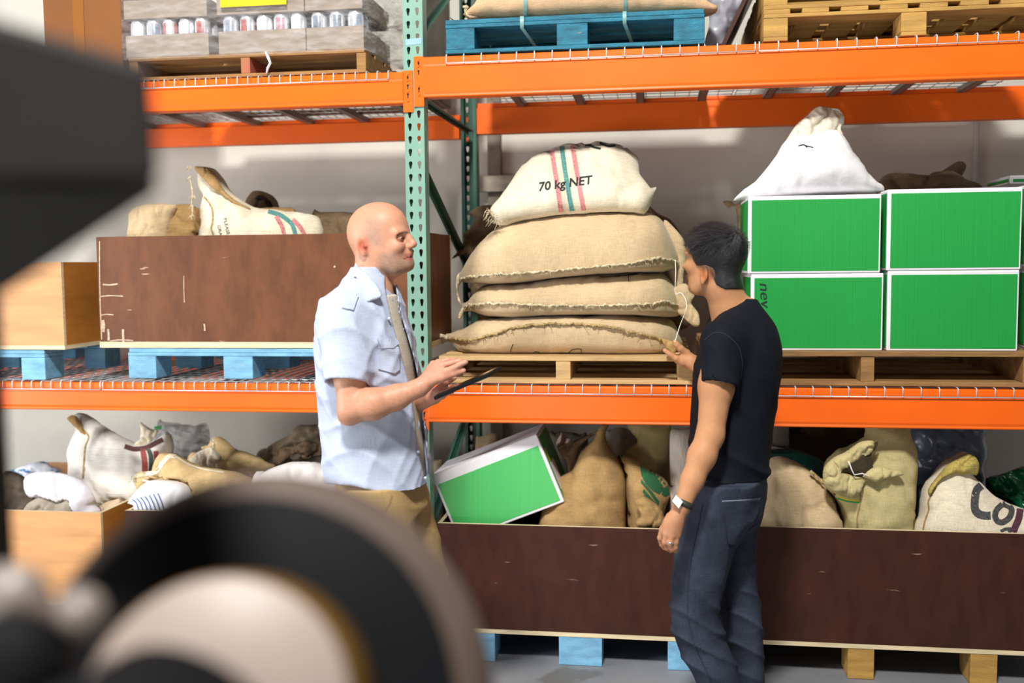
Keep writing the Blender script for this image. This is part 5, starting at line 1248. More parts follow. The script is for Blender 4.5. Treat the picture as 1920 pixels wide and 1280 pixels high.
# ================================================================== the bald man with the tablet
Y1 = 3.32
al = radians(20)
f1 = np.array((cos(al), -sin(al), 0.)); r1v = np.array((-sin(al), -cos(al), 0.)); up1 = np.array((0, 0, 1.))
HC = W(705, 432, Y1+.02)
sc1 = FPX/Vector(HC-np.array(CAMP)).dot(CF)
def H1(px, py, t=0.):
    """head point seen at px,py lying t metres to the near side of the mid plane"""
    s = ((px-705)/sc1 + t*sin(al))/cos(al); p = HC + f1*s + r1v*t
    # height from the pixel row at that depth
    return np.array((p[0], p[1], W(px, py, p[1])[2]))
ax1 = (f1, r1v, up1)
h_ = .0036
B1 = SDF((-.74, 2.86, -.02), (-.03, 3.66, 1.92), h_)
# torso, neck
torso1 = rowtab([(515, 652, 728, .085), (532, 639, 742, .11), (552, 623, 751, .15), (575, 606, 757, .185), (600, 598, 763, .2), (640, 594, 775, .205), (680, 595, 783, .2), (730, 598, 788, .195), (790, 603, 795, .19), (850, 620, 796, .17), (905, 645, 790, .15)], Y1, .19)
B1.rows([(z, x, y, max(.02, rx-.036), max(.02, ry-.036)) for z, x, y, rx, ry in torso1], k=.02)
B1.chain([H1(700, 455), H1(702, 500), W(698, 545, Y1+.0)], [.062, .060, .07], k=.03)
# head
B1.ell(H1(704, 436), (.100, .078, .098), ax1, k=.02)
B1.ell(H1(722, 428), (.078, .070, .078), ax1, k=.03)
B1.ell(H1(736, 464), (.056, .062, .078), ax1, k=.03)
B1.ell(H1(744, 488), (.050, .050, .044), ax1, k=.03)
B1.ell(H1(765, 496), (.021, .026, .021), ax1, k=.022)
for t in (.058, -.058): B1.cap(H1(700, 470, t*.95), H1(742, 502, t*.55), .019, .019, k=.03)
for t in (.028, -.028): B1.cap(H1(757, 437, t*.8), H1(749, 437, t*1.65), .010, .009, k=.022)
for t in (.036, -.036): B1.ell(H1(748, 462, t*1.15), (.022, .02, .018), ax1, k=.022)
for t in (.032, -.032): B1.ell(H1(757, 447, t), (.016, .018, .0115), ax1, k=.010, op='s')
for t in (.031, -.031): B1.ell(H1(752, 446.5, t), (.0125, .0150, .0120), ax1, k=.004)
B1.chain([H1(763, 438), H1(769, 447), H1(776.5, 457)], [.009, .010, .0135], k=.012)
for t in (.011, -.011): B1.ell(H1(770, 462, t), (.012, .0075, .008), ax1, k=.007)
B1.ell(H1(772, 465.5, .007), (.005, .0035, .003), ax1, k=.003, op='s')
B1.ell(H1(767, 474), (.013, .022, .011), ax1, k=.012)
B1.cap(H1(769, 478.5, .013), H1(769, 478.5, -.013), .0055, .0055, k=.006); B1.cap(H1(768, 485.5, .012), H1(768, 485.5, -.012), .0065, .0065, k=.006)
B1.chain([H1(774, 481.6, 0), H1(768, 482.6, .014), H1(761, 484.5, .023)], [.0022, .0022, .0016], k=.003, op='s')
# near and far ears
for t, sg in ((.079, 1), (-.079, -1)):
    c = H1(685, 463, t) if sg > 0 else HC + (H1(685, 463, .079)-HC - 2*.079*r1v)
    ea = (f1*cos(.35)-r1v*sg*sin(.35), r1v*sg*cos(.35)+f1*sin(.35), up1)
    B1.ell(c+np.array((0, 0, .006)), (.020, .008, .027), ea, k=.004)
    B1.ell(c-np.array((0, 0, .017))+f1*.005, (.011, .007, .015), ea, k=.006)
    B1.ell(c+r1v*sg*.008+np.array((0, 0, .006))+f1*.003, (.0125, .0055, .019), ea, k=.004, op='s')
    B1.cap(c+r1v*sg*.002+f1*.010+np.array((0, 0, .0)), c+r1v*sg*.002+f1*.010-np.array((0, 0, .012)), .005, .005, k=.005)
# arms
YA = 3.10
shN = W(648, 588, YA+.06); elN = W(661, 766, YA-.02); wrN = W(786, 727, YA-.02)
B1.chain([shN, elN+(shN-elN)*.45, elN], [.062, .055, .043], k=.03)
B1.chain([elN, W(700, 757, YA-.03), W(742, 745, YA-.02), wrN], [.042, .0475, .038, .0275], k=.02)
B1.ell(W(652, 782, YA-.01), (.024, .024, .022), None, k=.03)
shF = W(715, 585, Y1+.16); elF = W(740, 765, Y1+.17); wrF = W(812, 742, 3.22)
B1.chain([shF, elF], [.06, .045], k=.03); B1.chain([elF, (elF+wrF)/2, wrF], [.043, .04, .027], k=.02)
# right hand, palm down over the screen
YH = 3.085
kn = [W(832, 697, YH-.035), W(829, 685, YH-.012), W(822, 680, YH+.012), W(812, 682, YH+.035)]
palm0 = W(800, 716, YH)
for q, r_ in zip(kn, (.0125, .0125, .0125, .011)):
    B1.cap(palm0+(q-kn[1])*.45, q, .0165, r_, k=.012)
B1.cap(wrN, palm0, .026, .022, k=.015)
B1.ell(W(812, 702, YH), (.030, .034, .019), None, k=.012)
def finger(S_, pts, rs, k=.004): S_.chain(pts, rs, k=k); return S_
finger(B1, [kn[0], W(851, 690, YH-.042), W(861, 684, YH-.044), W(873.5, 678.5, YH-.045)], [.0115, .0098, .0088, .0080])
finger(B1, [kn[1], W(848, 680, YH-.012), W(862, 677, YH-.01), W(872, 680, YH-.008)], [.011, .0095, .0085, .0075])
finger(B1, [kn[2], W(840, 675, YH+.015), W(853, 676, YH+.018), W(862, 682, YH+.02)], [.0105, .009, .008, .0072])
finger(B1, [kn[3], W(828, 677, YH+.04), W(838, 680, YH+.045), W(846, 686, YH+.046)], [.0095, .0082, .0074, .0066])
finger(B1, [W(806, 714, YH-.02), W(830, 707, YH-.035), W(852, 699.5, YH-.038), W(869, 694.5, YH-.038)], [.016, .0125, .0098, .0085], k=.008)
# left hand under the tablet
YL = 3.13
B1.cap(wrF, W(826, 737, YL+.04), .024, .022, k=.015); B1.ell(W(832, 733, YL+.03), (.036, .036, .014), None, k=.012)
for i, (x0, y0, x1, y1, dy) in enumerate(((832, 737, 855, 729, -.05), (838, 735, 858, 727, -.028), (840, 733, 860, 725, -.006), (842, 731, 858, 723, .014))):
    finger(B1, [W(822+i*3, 737-i, YL+.02+dy*.5), W(x0, y0, YL+dy), W((x0+x1)/2+1, (y0+y1)/2-1, YL+dy-.004), W(x1, y1-1, YL+dy)], [.012, .0095, .0085, .0075])
finger(B1, [W(822, 730, YL+.03), W(838, 716, YL+.045), W(852, 708, YL+.05)], [.013, .0105, .008])
# legs
def legs(S_, near, far, off=0., k=.03):
    S_.rows(near, k=k, off=off); S_.rows(far, k=k, off=off)
legN1 = rowtab([(905, 640, 770, .12), (960, 640, 778, .115), (1020, 648, 776, .105), (1090, 660, 770, .095), (1180, 672, 766, .08), (1280, 676, 756, .07), (1400, 682, 748, .06)], Y1-.09, .1)
legF1 = rowtab([(905, 672, 797, .12), (940, 690, 805, .12), (990, 712, 818, .11), (1040, 738, 831, .1), (1090, 755, 840, .092), (1180, 768, 846, .08), (1280, 772, 842, .07), (1400, 776, 838, .06)], Y1+.08, .1)
for tb in (legN1, legF1): B1.rows([(z, x, y, rx*.8, ry*.8) for z, x, y, rx, ry in tb]+[(.03, tb[-1][1], tb[-1][2], .045, .045)], k=.02)
V, Q = B1.mesh(); V, Q = largest(V, Q)
del B1
X, Y, Z = V.T
col = np.tile(lin('#cf9678'), (len(V), 1))
def paint(col, w_, c): w_ = np.clip(w_, 0, 1)[:, None]; return col*(1-w_)+np.array(c)[None]*w_
hp = lambda px, py, t=0.: H1(px, py, t)
def blob(c, r, pw=1.): return np.clip(1.4-np.sqrt(((V-np.array(c))**2).sum(1))/r*1.0, 0, 1)**pw
hd = Z > H1(705, 525)[2]
hpx, hpy = np_px(X, Y, Z)
nz_ = waves(3, 8, 160, 1.)(X, Y, Z); nz2 = waves(5, 8, 900, 1.)(X, Y, Z)
jaw = hd & (hpx > 704) & (hpx < 790)
stub = jaw*np.clip((hpy-(470+np.clip((730-hpx)/30, 0, 1)*-2))/10, 0, 1)*np.clip((hpx-702)/14, 0, 1)*np.clip((520-hpy)/10, 0, 1)
stub = np.where((hpx > 757) & (hpy < 472), 0, stub)
col = paint(col, stub*(.72+.4*nz2), lin('#8d7565'))
scalp = hd & (hpy < 462) & (hpx < 735)
col = paint(col, scalp*np.clip((hpy-395)/25, 0, 1)*np.clip((466-hpy)/8, 0, 1)*np.clip((728-hpx)/22, 0, 1)*np.clip((hpx-672)/20, 0, 1)*(.42+.25*nz2), lin('#99897c'))
for t in (.079,):
    col = paint(col, blob(H1(685, 460, t), .026)*.75, lin('#c4573a')); col = paint(col, blob(H1(690, 464, .082), .009), lin('#7a2c1c'))  # second blob paints the shade in the hollow of the ear
col = paint(col, blob(H1(781, 459), .016)*.6, lin('#d08a76'))
col = paint(col, blob(H1(760, 466, .035), .03)*.35, lin('#cf8c74'))
lips = hd & (hpx > 755) & (hpx < 776) & (hpy > 475.5) & (hpy < 488.5)
col = paint(col, lips*np.clip((hpx-755)/6, 0, 1)*.75, lin('#ad5c52'))
col = paint(col, (hd & (hpx > 756) & (np.abs(hpy-482-(768-hpx)*.25) < 1.1))*.85, lin('#5e2a26'))
nearh = hd & (((V-HC)@r1v) > .004)
def px_line(pts): 
    d = np.full(len(V), 1e9)
    for (a, b), (c, e) in zip(pts[:-1], pts[1:]):
        t = np.clip(((hpx-a)*(c-a)+(hpy-b)*(e-b))/((c-a)**2+(e-b)**2), 0, 1); d = np.minimum(d, np.hypot(hpx-a-t*(c-a), hpy-b-t*(e-b)))
    return d
col = paint(col, nearh*np.clip(1.6-px_line([(745, 441), (751, 437), (758, 435), (765, 436)])/1.7, 0, 1)*(.75+.3*nz2), lin('#2a211d'))
col = paint(col, nearh*np.clip(1.5-px_line([(744, 450), (750, 452.5), (757, 451)])/1.8, 0, 1)*.35, lin('#8f5c48'))
col = paint(col, nearh*np.clip(1.4-px_line([(756, 468), (753, 476), (754, 483)])/1.2, 0, 1)*.35, lin('#9a6450'))  # cheek crease painted as a darker line instead of carved shade
bl = segd(X, Y, Z, H1(747, 447, .046), H1(759, 446, .020)); col = paint(col, hd*np.clip(1.5-bl/.006, 0, 1)*.55, lin('#8a5a48'))
hand = ~hd & (hpx > 780)
col = paint(col, hand*(.45+.2*nz_), lin('#cf8f7c')); 
arm = ~hd & (hpx < 800) & (hpy > 720)
col = paint(col, arm*np.clip(.35*nz2+.1, 0, .4), lin('#a9795c'))
man1 = Thing('person', 'bald man in a pale blue short-sleeved shirt and khaki trousers tapping a tablet', 'person', (W(700, 1000, Y1)[0], Y1, 0), WD)
bodyme = np_mesh('body', V, Q, SKIN1, man1.base, col); man1.part('body', bodyme)
# eyes
def eye(T, c, r, fwd, iris='#3a2a1e'):
    mb = MB(); fw = Vector(fwd); mb.lathe([(.0001, -r)]+[(r*cos(a), r*sin(a)) for a in [radians(-80+160*i/10) for i in range(11)]]+[(.0001, r)], c, fw, 20)
    for q in mb.v: q.z = c[2]+(q.z-c[2])*.30
    o = T.part('eye', mb, mat('eye_white', '#b9aaa0', .5, .02, 20, spec=.2)); m2 = MB(); m2.lathe([(.0001, r*1.03), (r*.3, r*1.0), (r*.5, r*.9)], c, fw, 16, cap=False); [setattr(q, 'z', c[2]+(q.z-c[2])*.42) for q in m2.v]; T.part('iris', m2, mat('iris_brown', iris, .4, .05, 50, spec=.25), parent=o, label='dark brown iris'); return o
eye(man1, H1(752.8, 446.8, .0315), .0125, tuple(f1*.94+r1v*.2), '#2a1d16'); eye(man1, H1(752.8, 446.8, .0315)-r1v*.063, .0125, tuple(f1))
# trousers
KH = mat('khaki_cotton', '#b99a66', .85, .08, 5, weave=.12)
tw1 = SDF((-.74, 3.0, .03), (-.10, 3.62, 1.10), .006)
tw1.rows(legN1+[(.06, legN1[-1][1], Y1-.09, .06, .06)], k=.03); tw1.rows(legF1+[(.06, legF1[-1][1], Y1+.08, .06, .06)], k=.03)
tw1.rows(rowtab([(880, 622, 793, .14), (905, 632, 798, .14), (950, 640, 806, .14)], Y1, .14), k=.03)
tw1.displace(lambda X, Y, Z: -.006*folds(X, Y, Z, (.4, .2, 1.), 26, 4)*np.clip((1.0-Z)/.2, 0, 1)+.004*waves(8, 6, 30)(X, Y, Z))
Vt, Qt = tw1.mesh(); Vt, Qt = largest(Vt, Qt); Vt = relax(Vt, Qt, 1)
tro1 = man1.part('trousers', np_mesh('trousers', Vt, Qt, KH, man1.base))
bvt1 = bvh_np(Vt, Qt)
q = lay_strip(bvt1, cr(560, 700, 2.2075, [(385, 505), (375, 540), (355, 570)]), 3, WD, 12)
if q.v: man1.part('pocket_seam', q, mat('khaki_dark', '#a08250', .85, .1, 8))
# shirt and undershirt
shirt_rows = rowtab([(500, 661, 716, .07), (515, 652, 728, .085), (532, 639, 742, .11), (552, 623, 751, .15), (575, 606, 757, .185), (600, 598, 763, .2), (640, 594, 775, .205), (680, 595, 783, .2), (730, 598, 788, .195), (790, 603, 795, .19), (850, 608, 803, .195), (905, 611, 807, .2), (935, 612, 808, .2)], Y1, .19)
TW = -.35
und = SDF((-.74, 3.0, .95), (-.10, 3.62, 1.66), .006)
und.rows([(z, x, y, rx-.014, ry-.014) for z, x, y, rx, ry in shirt_rows if z < 1.57], k=0)
Vu, Qu = und.mesh(); Vu = relax(Vu, Qu, 1)
man1.part('undershirt', np_mesh('undershirt', Vu, Qu, mat('cream_jersey', '#d9cdb8', .9, .06, 8, weave=.1), man1.base), label='cream undershirt')
sh = SDF((-.78, 2.90, .93), (-.06, 3.66, 1.68), .0048)
sh.rows(shirt_rows, k=0)
slv_a = W(645, 592, YA+.07); slv_b = W(650, 712, YA-.005)
sh.cap(W(668, 560, YA+.1), slv_a, .06, .072, k=.05); sh.cap(slv_a, slv_b+(slv_b-slv_a)*.25, .074, .070, k=.04)
sh.cap(W(712, 570, Y1+.14), W(735, 710, Y1+.19), .07, .065, k=.04)
# folds
dn = (slv_b-slv_a)/np.linalg.norm(slv_b-slv_a)
def shirtfold(X, Y, Z):
    ds = segd(X, Y, Z, slv_a, slv_b); ws = np.clip(1-(ds-.05)/.06, 0, 1)
    f = -.006*folds(X, Y, Z, (.9, .1, .55), 44, 2, 2)*np.clip((Z-1.33)/.1, 0, 1)*np.clip((1.62-Z)/.08, 0, 1)
    f = f - .006*folds(X, Y, Z, (.35, .2, .9), 34, 7, 2) - .004*folds(X, Y, Z, (.95, .2, -.3), 30, 17, 2)*np.clip((1.36-Z)/.12, 0, 1)
    f = f - .004*folds(X, Y, Z, (.2, .9, -.5), 40, 11, 2)*np.clip((1.62-Z)/.08, 0, 1) + .003*waves(2, 6, 40)(X, Y, Z)
    return f
sh.displace(shirtfold)
# hem below: rising curve at the side; sleeve end cut square; hollow sleeve and open front
s_ = sh.sub(sh.lo, sh.lo+sh.h*(sh.n-1)); sl_, (GX, GY, GZ) = s_
GX, GY, GZ = np.broadcast_arrays(GX, GY, GZ)
ppx, ppy = np_px(GX, GY, GZ)
hem = np.interp(ppx, [590, 628, 660, 700, 741, 780, 800, 812], [905, 908, 910, 920, 929, 928, 924, 918])
Fs = sh.F
sleeve_zone = (segd(GX, GY, GZ, slv_a, slv_b+(slv_b-slv_a)*.6) < .105) & (GY < Y1-.09)
nearside = GY < Y1+.04
d_hem = (ppy-hem)/sc1
Fs = np.maximum(Fs, np.where(ppy > 840, d_hem, -1).astype(np.float32))
t_ = ((GX-slv_a[0])*dn[0]+(GY-slv_a[1])*dn[1]+(GZ-slv_a[2])*dn[2]) - np.linalg.norm(slv_b-slv_a) - .012 - (GX-slv_b[0])*.12
inner = segd(GX, GY, GZ, slv_a, slv_b+(slv_b-slv_a)*.6)
# cut the sleeve at its hem, only where the sleeve (not the trunk) is
trunk = sh.clone(); trunk.rows(shirt_rows, k=0); trunk.displace(shirtfold)
tf = trunk.F
beyond = (t_ > 0) & sleeve_zone
tfh = np.maximum(tf, np.where(ppy > 840, d_hem, -1).astype(np.float32))
blend = np.maximum(Fs, t_.astype(np.float32))
Fs = np.where(sleeve_zone, np.minimum(blend, tfh), Fs)
hol = np.maximum((inner-.063).astype(np.float32), (-(t_+.055)).astype(np.float32))      # hollow sleeve mouth
Fs = np.where(sleeve_zone, np.minimum(np.maximum(Fs, -hol), tfh), Fs)
N_ = np.interp(ppy, [540, 564, 600, 640, 680, 720, 760, 800, 860, 905, 930], [722, 727, 735, 746, 757, 767, 774, 779, 787, 800, 808])
R_ = np.interp(ppy, [540, 564, 584, 640, 680, 720, 760, 800, 860, 905, 930], [742, 746, 750, 767, 778, 786, 792, 795, 801, 806, 812])
cutd = np.maximum(N_-ppx, ppx-R_)/sc1
cutd = np.maximum(cutd, np.maximum(GY-(Y1+.06), -(tf+.022)))
Fs = np.maximum(Fs, -cutd.astype(np.float32))
neckh = segd(GX, GY, GZ, H1(700, 470), W(697, 540, Y1)) - .066
Fs = np.maximum(Fs, -neckh.astype(np.float32))
sh.F = Fs.astype(np.float32)
Vs, Qs = sh.mesh(); Vs, Qs = largest(Vs, Qs, .01); Vs = relax(Vs, Qs, 3)
BLUE_SH = mat('pale_blue_cotton', '#bbc5dc', .8, .04, 6, weave=.08)
shirt1 = man1.part('shirt', np_mesh('shirt', Vs, Qs, BLUE_SH, man1.base), label='pale blue short-sleeved shirt')
del sh, trunk, Fs, tf, blend, GX, GY, GZ, ppx, ppy, N_, R_, cutd, inner, t_, hol, neckh
bvs = bvh_np(Vs, Qs)
C6 = lambda pts: cr(580, 480, 2.783, pts)
cloth_patch(man1, 'shirt_pocket', bvs, C6([(358, 470), (356, 590), (400, 602), (440, 612), (466, 592), (460, 475)]), BLUE_SH)
cloth_patch(man1, 'pocket_flap', bvs, C6([(350, 432), (366, 420), (445, 428), (460, 458), (432, 482), (368, 474)]), BLUE_SH, off=.007)
cloth_patch(man1, 'shoulder_tab', bvs, C6([(216, 200), (254, 212), (228, 285), (170, 268)]), BLUE_SH)
mb = MB()
for p in C6([(238, 207), (408, 328), (560, 1022), (596, 1156)]):
    h = lay(bvs, p[0], p[1], .006)
    if h: mb.lathe([(.0001, 0), (.0052, 0), (.0052, .002), (.0001, .002)], h, (0, -1, 0), 12)
man1.part('button', mb, mat('button', '#c9d2e4', .35, .05, 10), kind='stuff')
def collar(pts, Y, lean, T_, nm='collar'):
    mb = puff(pts, Y, T_, T_, lean=lean, fr=WD, wr=.002, n=60, pw=.45, R=40); man1.part(nm, mb, BLUE_SH); return mb
collar(C6([(222, 36), (214, 90), (243, 126), (288, 234), (330, 230), (376, 210), (345, 155), (290, 95), (246, 62)]), 3.135, .62, .007)
collar(C6([(404, 186), (412, 165), (438, 148), (476, 192), (470, 228), (462, 250), (440, 215), (420, 196)]), 3.36, .1, .008)
# tablet
A_ = Vector(W(812, 743, 3.055)); Bq = Vector(W(917, 698, 3.055)); Cq = Vector(W(939, 685.5, 3.20)); e1_ = Bq-A_; e2_ = Cq-Bq; nq = e1_.cross(e2_).normalized()
tabT = Thing('tablet', 'black tablet held flat in the hands of the bald man', 'tablet', tuple(A_+e1_/2+e2_/2-nq*.012), WD)
mb = MB(); lo_ = [A_-nq*.013, Bq-nq*.013, Bq+e2_-nq*.013, A_+e2_-nq*.013]; hi_ = [p+nq*.012 for p in lo_]
mb.add(lo_+hi_, [(0, 3, 2, 1), (4, 5, 6, 7), (0, 1, 5, 4), (1, 2, 6, 5), (2, 3, 7, 6), (3, 0, 4, 7)]); tabT.part('case', mb, mat('black_case', '#0e0f12', .6, .05, 20, spec=.15), bevel=.002)
mb = MB(); i1, i2 = e1_.normalized()*.007, e2_.normalized()*.007
q4 = [A_+i1+i2, Bq-i1+i2, Bq+e2_-i1-i2, A_+e2_+i1-i2]; mb.add([p-nq*.0006 for p in q4]+[p+nq*.0006 for p in q4], [(0, 3, 2, 1), (4, 5, 6, 7), (0, 1, 5, 4), (1, 2, 6, 5), (2, 3, 7, 6), (3, 0, 4, 7)])
tabT.part('screen', mb, mat('dark_glass', '#1a1714', .05, 0, 5, spec=1.0), label='glossy dark screen')
#==PART5==
# shoes of the bald man
def shoes(T, spots, d, m_):
    for (x, y) in spots:
        S_ = SDF((x-.2, y-.2, -.01), (x+.25, y+.2, .13), .006); c = np.array((x, y, 0)); d_ = np.array((d[0], d[1], 0.))
        S_.ell(c+d_*.11+np.array((0, 0, .035)), (.10, .045, .034), (d_, np.array((-d[1], d[0], 0.)), (0, 0, 1)), k=.02); S_.ell(c-d_*.02+np.array((0, 0, .05)), (.06, .04, .05), (d_, np.array((-d[1], d[0], 0.)), (0, 0, 1)), k=.03)
        S_.F = np.maximum(S_.F, (.002-(S_.lo[2]+S_.h*np.arange(S_.n[2], dtype=np.float32)))[None, None, :])
        V, Q = S_.mesh(); T.part('shoe', np_mesh('shoe', V, Q, m_, T.base))
shoes(man1, [(legN1[-1][1]+.02, Y1-.09), (legF1[-1][1]+.03, Y1+.08)], (.94, -.34), mat('brown_shoe', '#4a3526', .5, .1, 8))

# ================================================================== the man in black
Y2 = 3.43
be = radians(40)
f2 = np.array((-cos(be), sin(be), 0.)); l2 = np.array((-sin(be), -cos(be), 0.)); ax2 = (f2, l2, up1)
HC2 = W(1343, 482, Y2)
def H2(s, t, z): return HC2+f2*s+l2*t+up1*z
B2 = SDF((.42, 2.98, -.02), (1.05, 4.02, 1.80), .0036)
rows2 = [(560, 1392, 1416, .05), (572, 1372, 1424, .08), (584, 1350, 1433, .11), (600, 1334, 1445, .14), (625, 1322, 1456, .17), (655, 1312, 1462, .185), (700, 1303, 1460, .185), (760, 1299, 1450, .175), (837, 1294, 1441, .165), (885, 1296, 1436, .165), (926, 1300, 1433, .165)]
T2 = rowtab(rows2, Y2, .17)
B2.rows([(z, x, y, max(.02, rx-.024), max(.02, ry-.024)) for z, x, y, rx, ry in T2], k=.03)
def skull2(S_):
    S_.chain([H2(-.015, 0, -.04), H2(-.02, .0, -.09), W(1372, 590, Y2)], [.056, .057, .072], k=.03)
    S_.ell(H2(-.004, 0, .008), (.097, .076, .095), ax2, k=.02); S_.ell(H2(.03, 0, .02), (.070, .068, .075), ax2, k=.03)
skull2(B2)
B2.ell(H2(.042, 0, -.040), (.052, .060, .072), ax2, k=.03); B2.ell(H2(.052, 0, -.085), (.044, .046, .040), ax2, k=.03); B2.ell(H2(.082, 0, -.108), (.02, .024, .018), ax2, k=.025)
for t in (.056, -.056): B2.cap(H2(.0, t, -.055), H2(.05, t*.75, -.108), .019, .018, k=.03)
for t in (.034, -.034): B2.ell(H2(.072, t*1.15, -.032), (.024, .022, .020), ax2, k=.02)
for t in (.028, -.028): B2.cap(H2(.094, t, .022), H2(.082, t*1.9, .018), .010, .010, k=.016)
for t in (.031, -.031): B2.ell(H2(.094, t, .0), (.016, .017, .011), ax2, k=.01, op='s'); B2.ell(H2(.085, t, .0), (.0125, .015, .011), ax2, k=.004)
B2.chain([H2(.098, 0, .012), H2(.106, 0, -.008), H2(.118, 0, -.03)], [.009, .0095, .013], k=.012)
for t in (.013, -.013): B2.ell(H2(.106, t, -.034), (.012, .008, .008), ax2, k=.007)
B2.cap(H2(.101, .016, -.062), H2(.101, -.016, -.062), .006, .006, k=.006); B2.cap(H2(.099, .014, -.072), H2(.099, -.014, -.072), .007, .007, k=.006)
for sg in (1, -1):
    ea = (f2*cos(.45)-l2*sg*sin(.45), l2*sg*cos(.45)+f2*sin(.45), up1); c = H2(.002, .078*sg, -.062+.0)
    B2.ell(c+up1*.006, (.019, .008, .027), ea, k=.004); B2.ell(c-up1*.018+f2*.006, (.010, .007, .014), ea, k=.006)
    B2.ell(c+l2*sg*.008+up1*.006+f2*.006, (.011, .0055, .018), ea, k=.004, op='s')
# near (left) arm hanging, hand by the thigh
YB = 3.22
sh2 = W(1352, 650, YB+.06); el2 = W(1332, 815, YB); wr2 = W(1280, 946, YB-.06)
B2.chain([sh2, sh2+(el2-sh2)*.45, el2], [.060, .054, .043], k=.03)
B2.chain([el2, el2+(wr2-el2)*.3, el2+(wr2-el2)*.65, wr2], [.043, .044, .035, .0265], k=.02)
YK = YB-.065
B2.cap(wr2, W(1268, 972, YK), .025, .026, k=.015)
B2.ell(W(1262, 983, YK), (.034, .024, .038), None, k=.015)
knk = [W(1243, 992, YK+.012), W(1250, 1001, YK-.006), W(1260, 1004, YK-.012), W(1270, 1002, YK-.006)]
for q in knk: B2.cap(W(1267, 970, YK), q, .018, .0125, k=.012)
finger(B2, [knk[0], W(1238, 1008, YK+.018), W(1241, 1020, YK+.028), W(1246, 1027, YK+.034)], [.0115, .0098, .0088, .0078])
finger(B2, [knk[1], W(1247, 1016, YK-.004), W(1251, 1027, YK+.008), W(1258, 1032, YK+.022)], [.0115, .01, .009, .008])
finger(B2, [knk[2], W(1257, 1018, YK-.014), W(1261, 1029, YK-.004), W(1267, 1032, YK+.012)], [.011, .0098, .0088, .0078])
finger(B2, [knk[3], W(1267, 1016, YK-.010), W(1266.5, 1026, YK-.006), W(1267, 1031, YK+.004)], [.0105, .0092, .0082, .0074])
finger(B2, [W(1256, 968, YK+.03), W(1249, 984, YK+.045), W(1250, 1000, YK+.05), W(1254, 1010, YK+.05)], [.014, .0115, .010, .0085], k=.008)
# far (right) arm reaching to the sack
sh3 = W(1365, 620, Y2+.14); el3 = W(1352, 722, 3.70); wr3 = W(1303, 681, 3.88)
B2.chain([sh3, el3], [.06, .044], k=.03); B2.chain([el3, (el3+wr3)/2, wr3], [.043, .038, .028], k=.02)
YR = 3.90
B2.cap(wr3, W(1287, 674, YR), .027, .028, k=.015); B2.ell(W(1286, 672, YR), (.034, .03, .028), None, k=.012)
finger(B2, [W(1286, 662, YR-.01), W(1276, 653, YR-.02), W(1269, 646, YR-.022), W(1265.5, 640, YR-.022)], [.017, .0125, .0105, .0085], k=.008)
finger(B2, [W(1280, 680, YR-.01), W(1268, 672, YR-.015), W(1256, 664, YR-.012), W(1247, 657, YR-.008)], [.015, .0118, .0105, .009])
finger(B2, [W(1281, 682, YR+.012), W(1269, 675, YR+.012), W(1258, 666, YR+.015), W(1252, 659, YR+.02)], [.014, .0112, .010, .0085])
finger(B2, [W(1282, 682, YR+.032), W(1271, 677, YR+.035), W(1262, 669, YR+.04), W(1257, 662, YR+.044)], [.013, .0108, .0095, .008])
finger(B2, [W(1283, 681, YR+.05), W(1274, 678, YR+.055), W(1267, 671, YR+.06), W(1263, 665, YR+.063)], [.0115, .0095, .0085, .0072])
legN2 = rowtab([(900, 1296, 1420, .125), (935, 1297, 1408, .12), (985, 1281, 1394, .115), (1030, 1267, 1374, .105), (1085, 1261, 1360, .095), (1138, 1257, 1345, .088), (1187, 1262, 1356, .082), (1227, 1278, 1372, .078), (1280, 1308, 1390, .074), (1340, 1322, 1398, .07), (1400, 1328, 1400, .066)], Y2-.08, .1)
legF2 = rowtab([(900, 1320, 1436, .12), (935, 1330, 1432, .12), (985, 1336, 1420, .11), (1030, 1340, 1416, .105), (1085, 1345, 1415, .095), (1146, 1346, 1425, .085), (1207, 1362, 1429, .08), (1280, 1378, 1431, .075), (1400, 1388, 1440, .066)], Y2+.07, .1)
for tb in (legN2, legF2): B2.rows([(z, x, y, rx*.8, ry*.8) for z, x, y, rx, ry in tb[1:]]+[(.03, tb[-1][1], tb[-1][2], .045, .045)], k=.02)
V, Q = B2.mesh(); V, Q = largest(V, Q); del B2
X, Y, Z = V.T; nz_ = waves(13, 8, 160, 1.)(X, Y, Z); nz2 = waves(15, 8, 900, 1.)(X, Y, Z)
col = np.tile(lin('#c68f66'), (len(V), 1))
hd = Z > H2(0, 0, -.14)[2]
for sg in (1, -1): col = paint(col, blob(H2(.0, .080*sg, -.058), .024)*.75, lin('#b8683c'))
D = V-HC2; s_h = D@f2; t_h = D@l2; z_h = D[:, 2]
ctop = hd & (z_h > -.115)
zl = np.interp(s_h, [-.12, -.06, -.035, -.012, .012, .034, .045, .07, .09], [-.108, -.108, -.092, -.045, -.04, -.035, -.005, .042, .07])
col = paint(col, ctop*np.clip((z_h-zl)/.018+.6, 0, 1)*(.8+.2*nz2)*(s_h < .085), lin('#2c2420'))
hand = Z < wr2[2]+.01
col = paint(col, hand*(.3+.2*nz_), lin('#b5806a'))
for sg in (1, -1): col = paint(col, hd*np.clip(1.5-segd(X, Y, Z, H2(.100, .018*sg, .02), H2(.088, .050*sg, .018))/.005, 0, 1), lin('#1c1614'))
col = paint(col, (hd & (z_h < -.055) & (z_h > -.08) & (s_h > .094))*.6, lin('#9c5850'))
man2 = Thing('person', 'dark-haired man in a black t-shirt and grey blue jeans reaching for the sacks', 'person', (W(1360, 1000, Y2)[0], Y2, 0), WD)
man2.part('body', np_mesh('body', V, Q, SKIN2, man2.base, col))
for sg in (1, -1): eye(man2, H2(.0865, .031*sg, .0), .0122, tuple(f2+l2*sg*.15), '#1d120c')
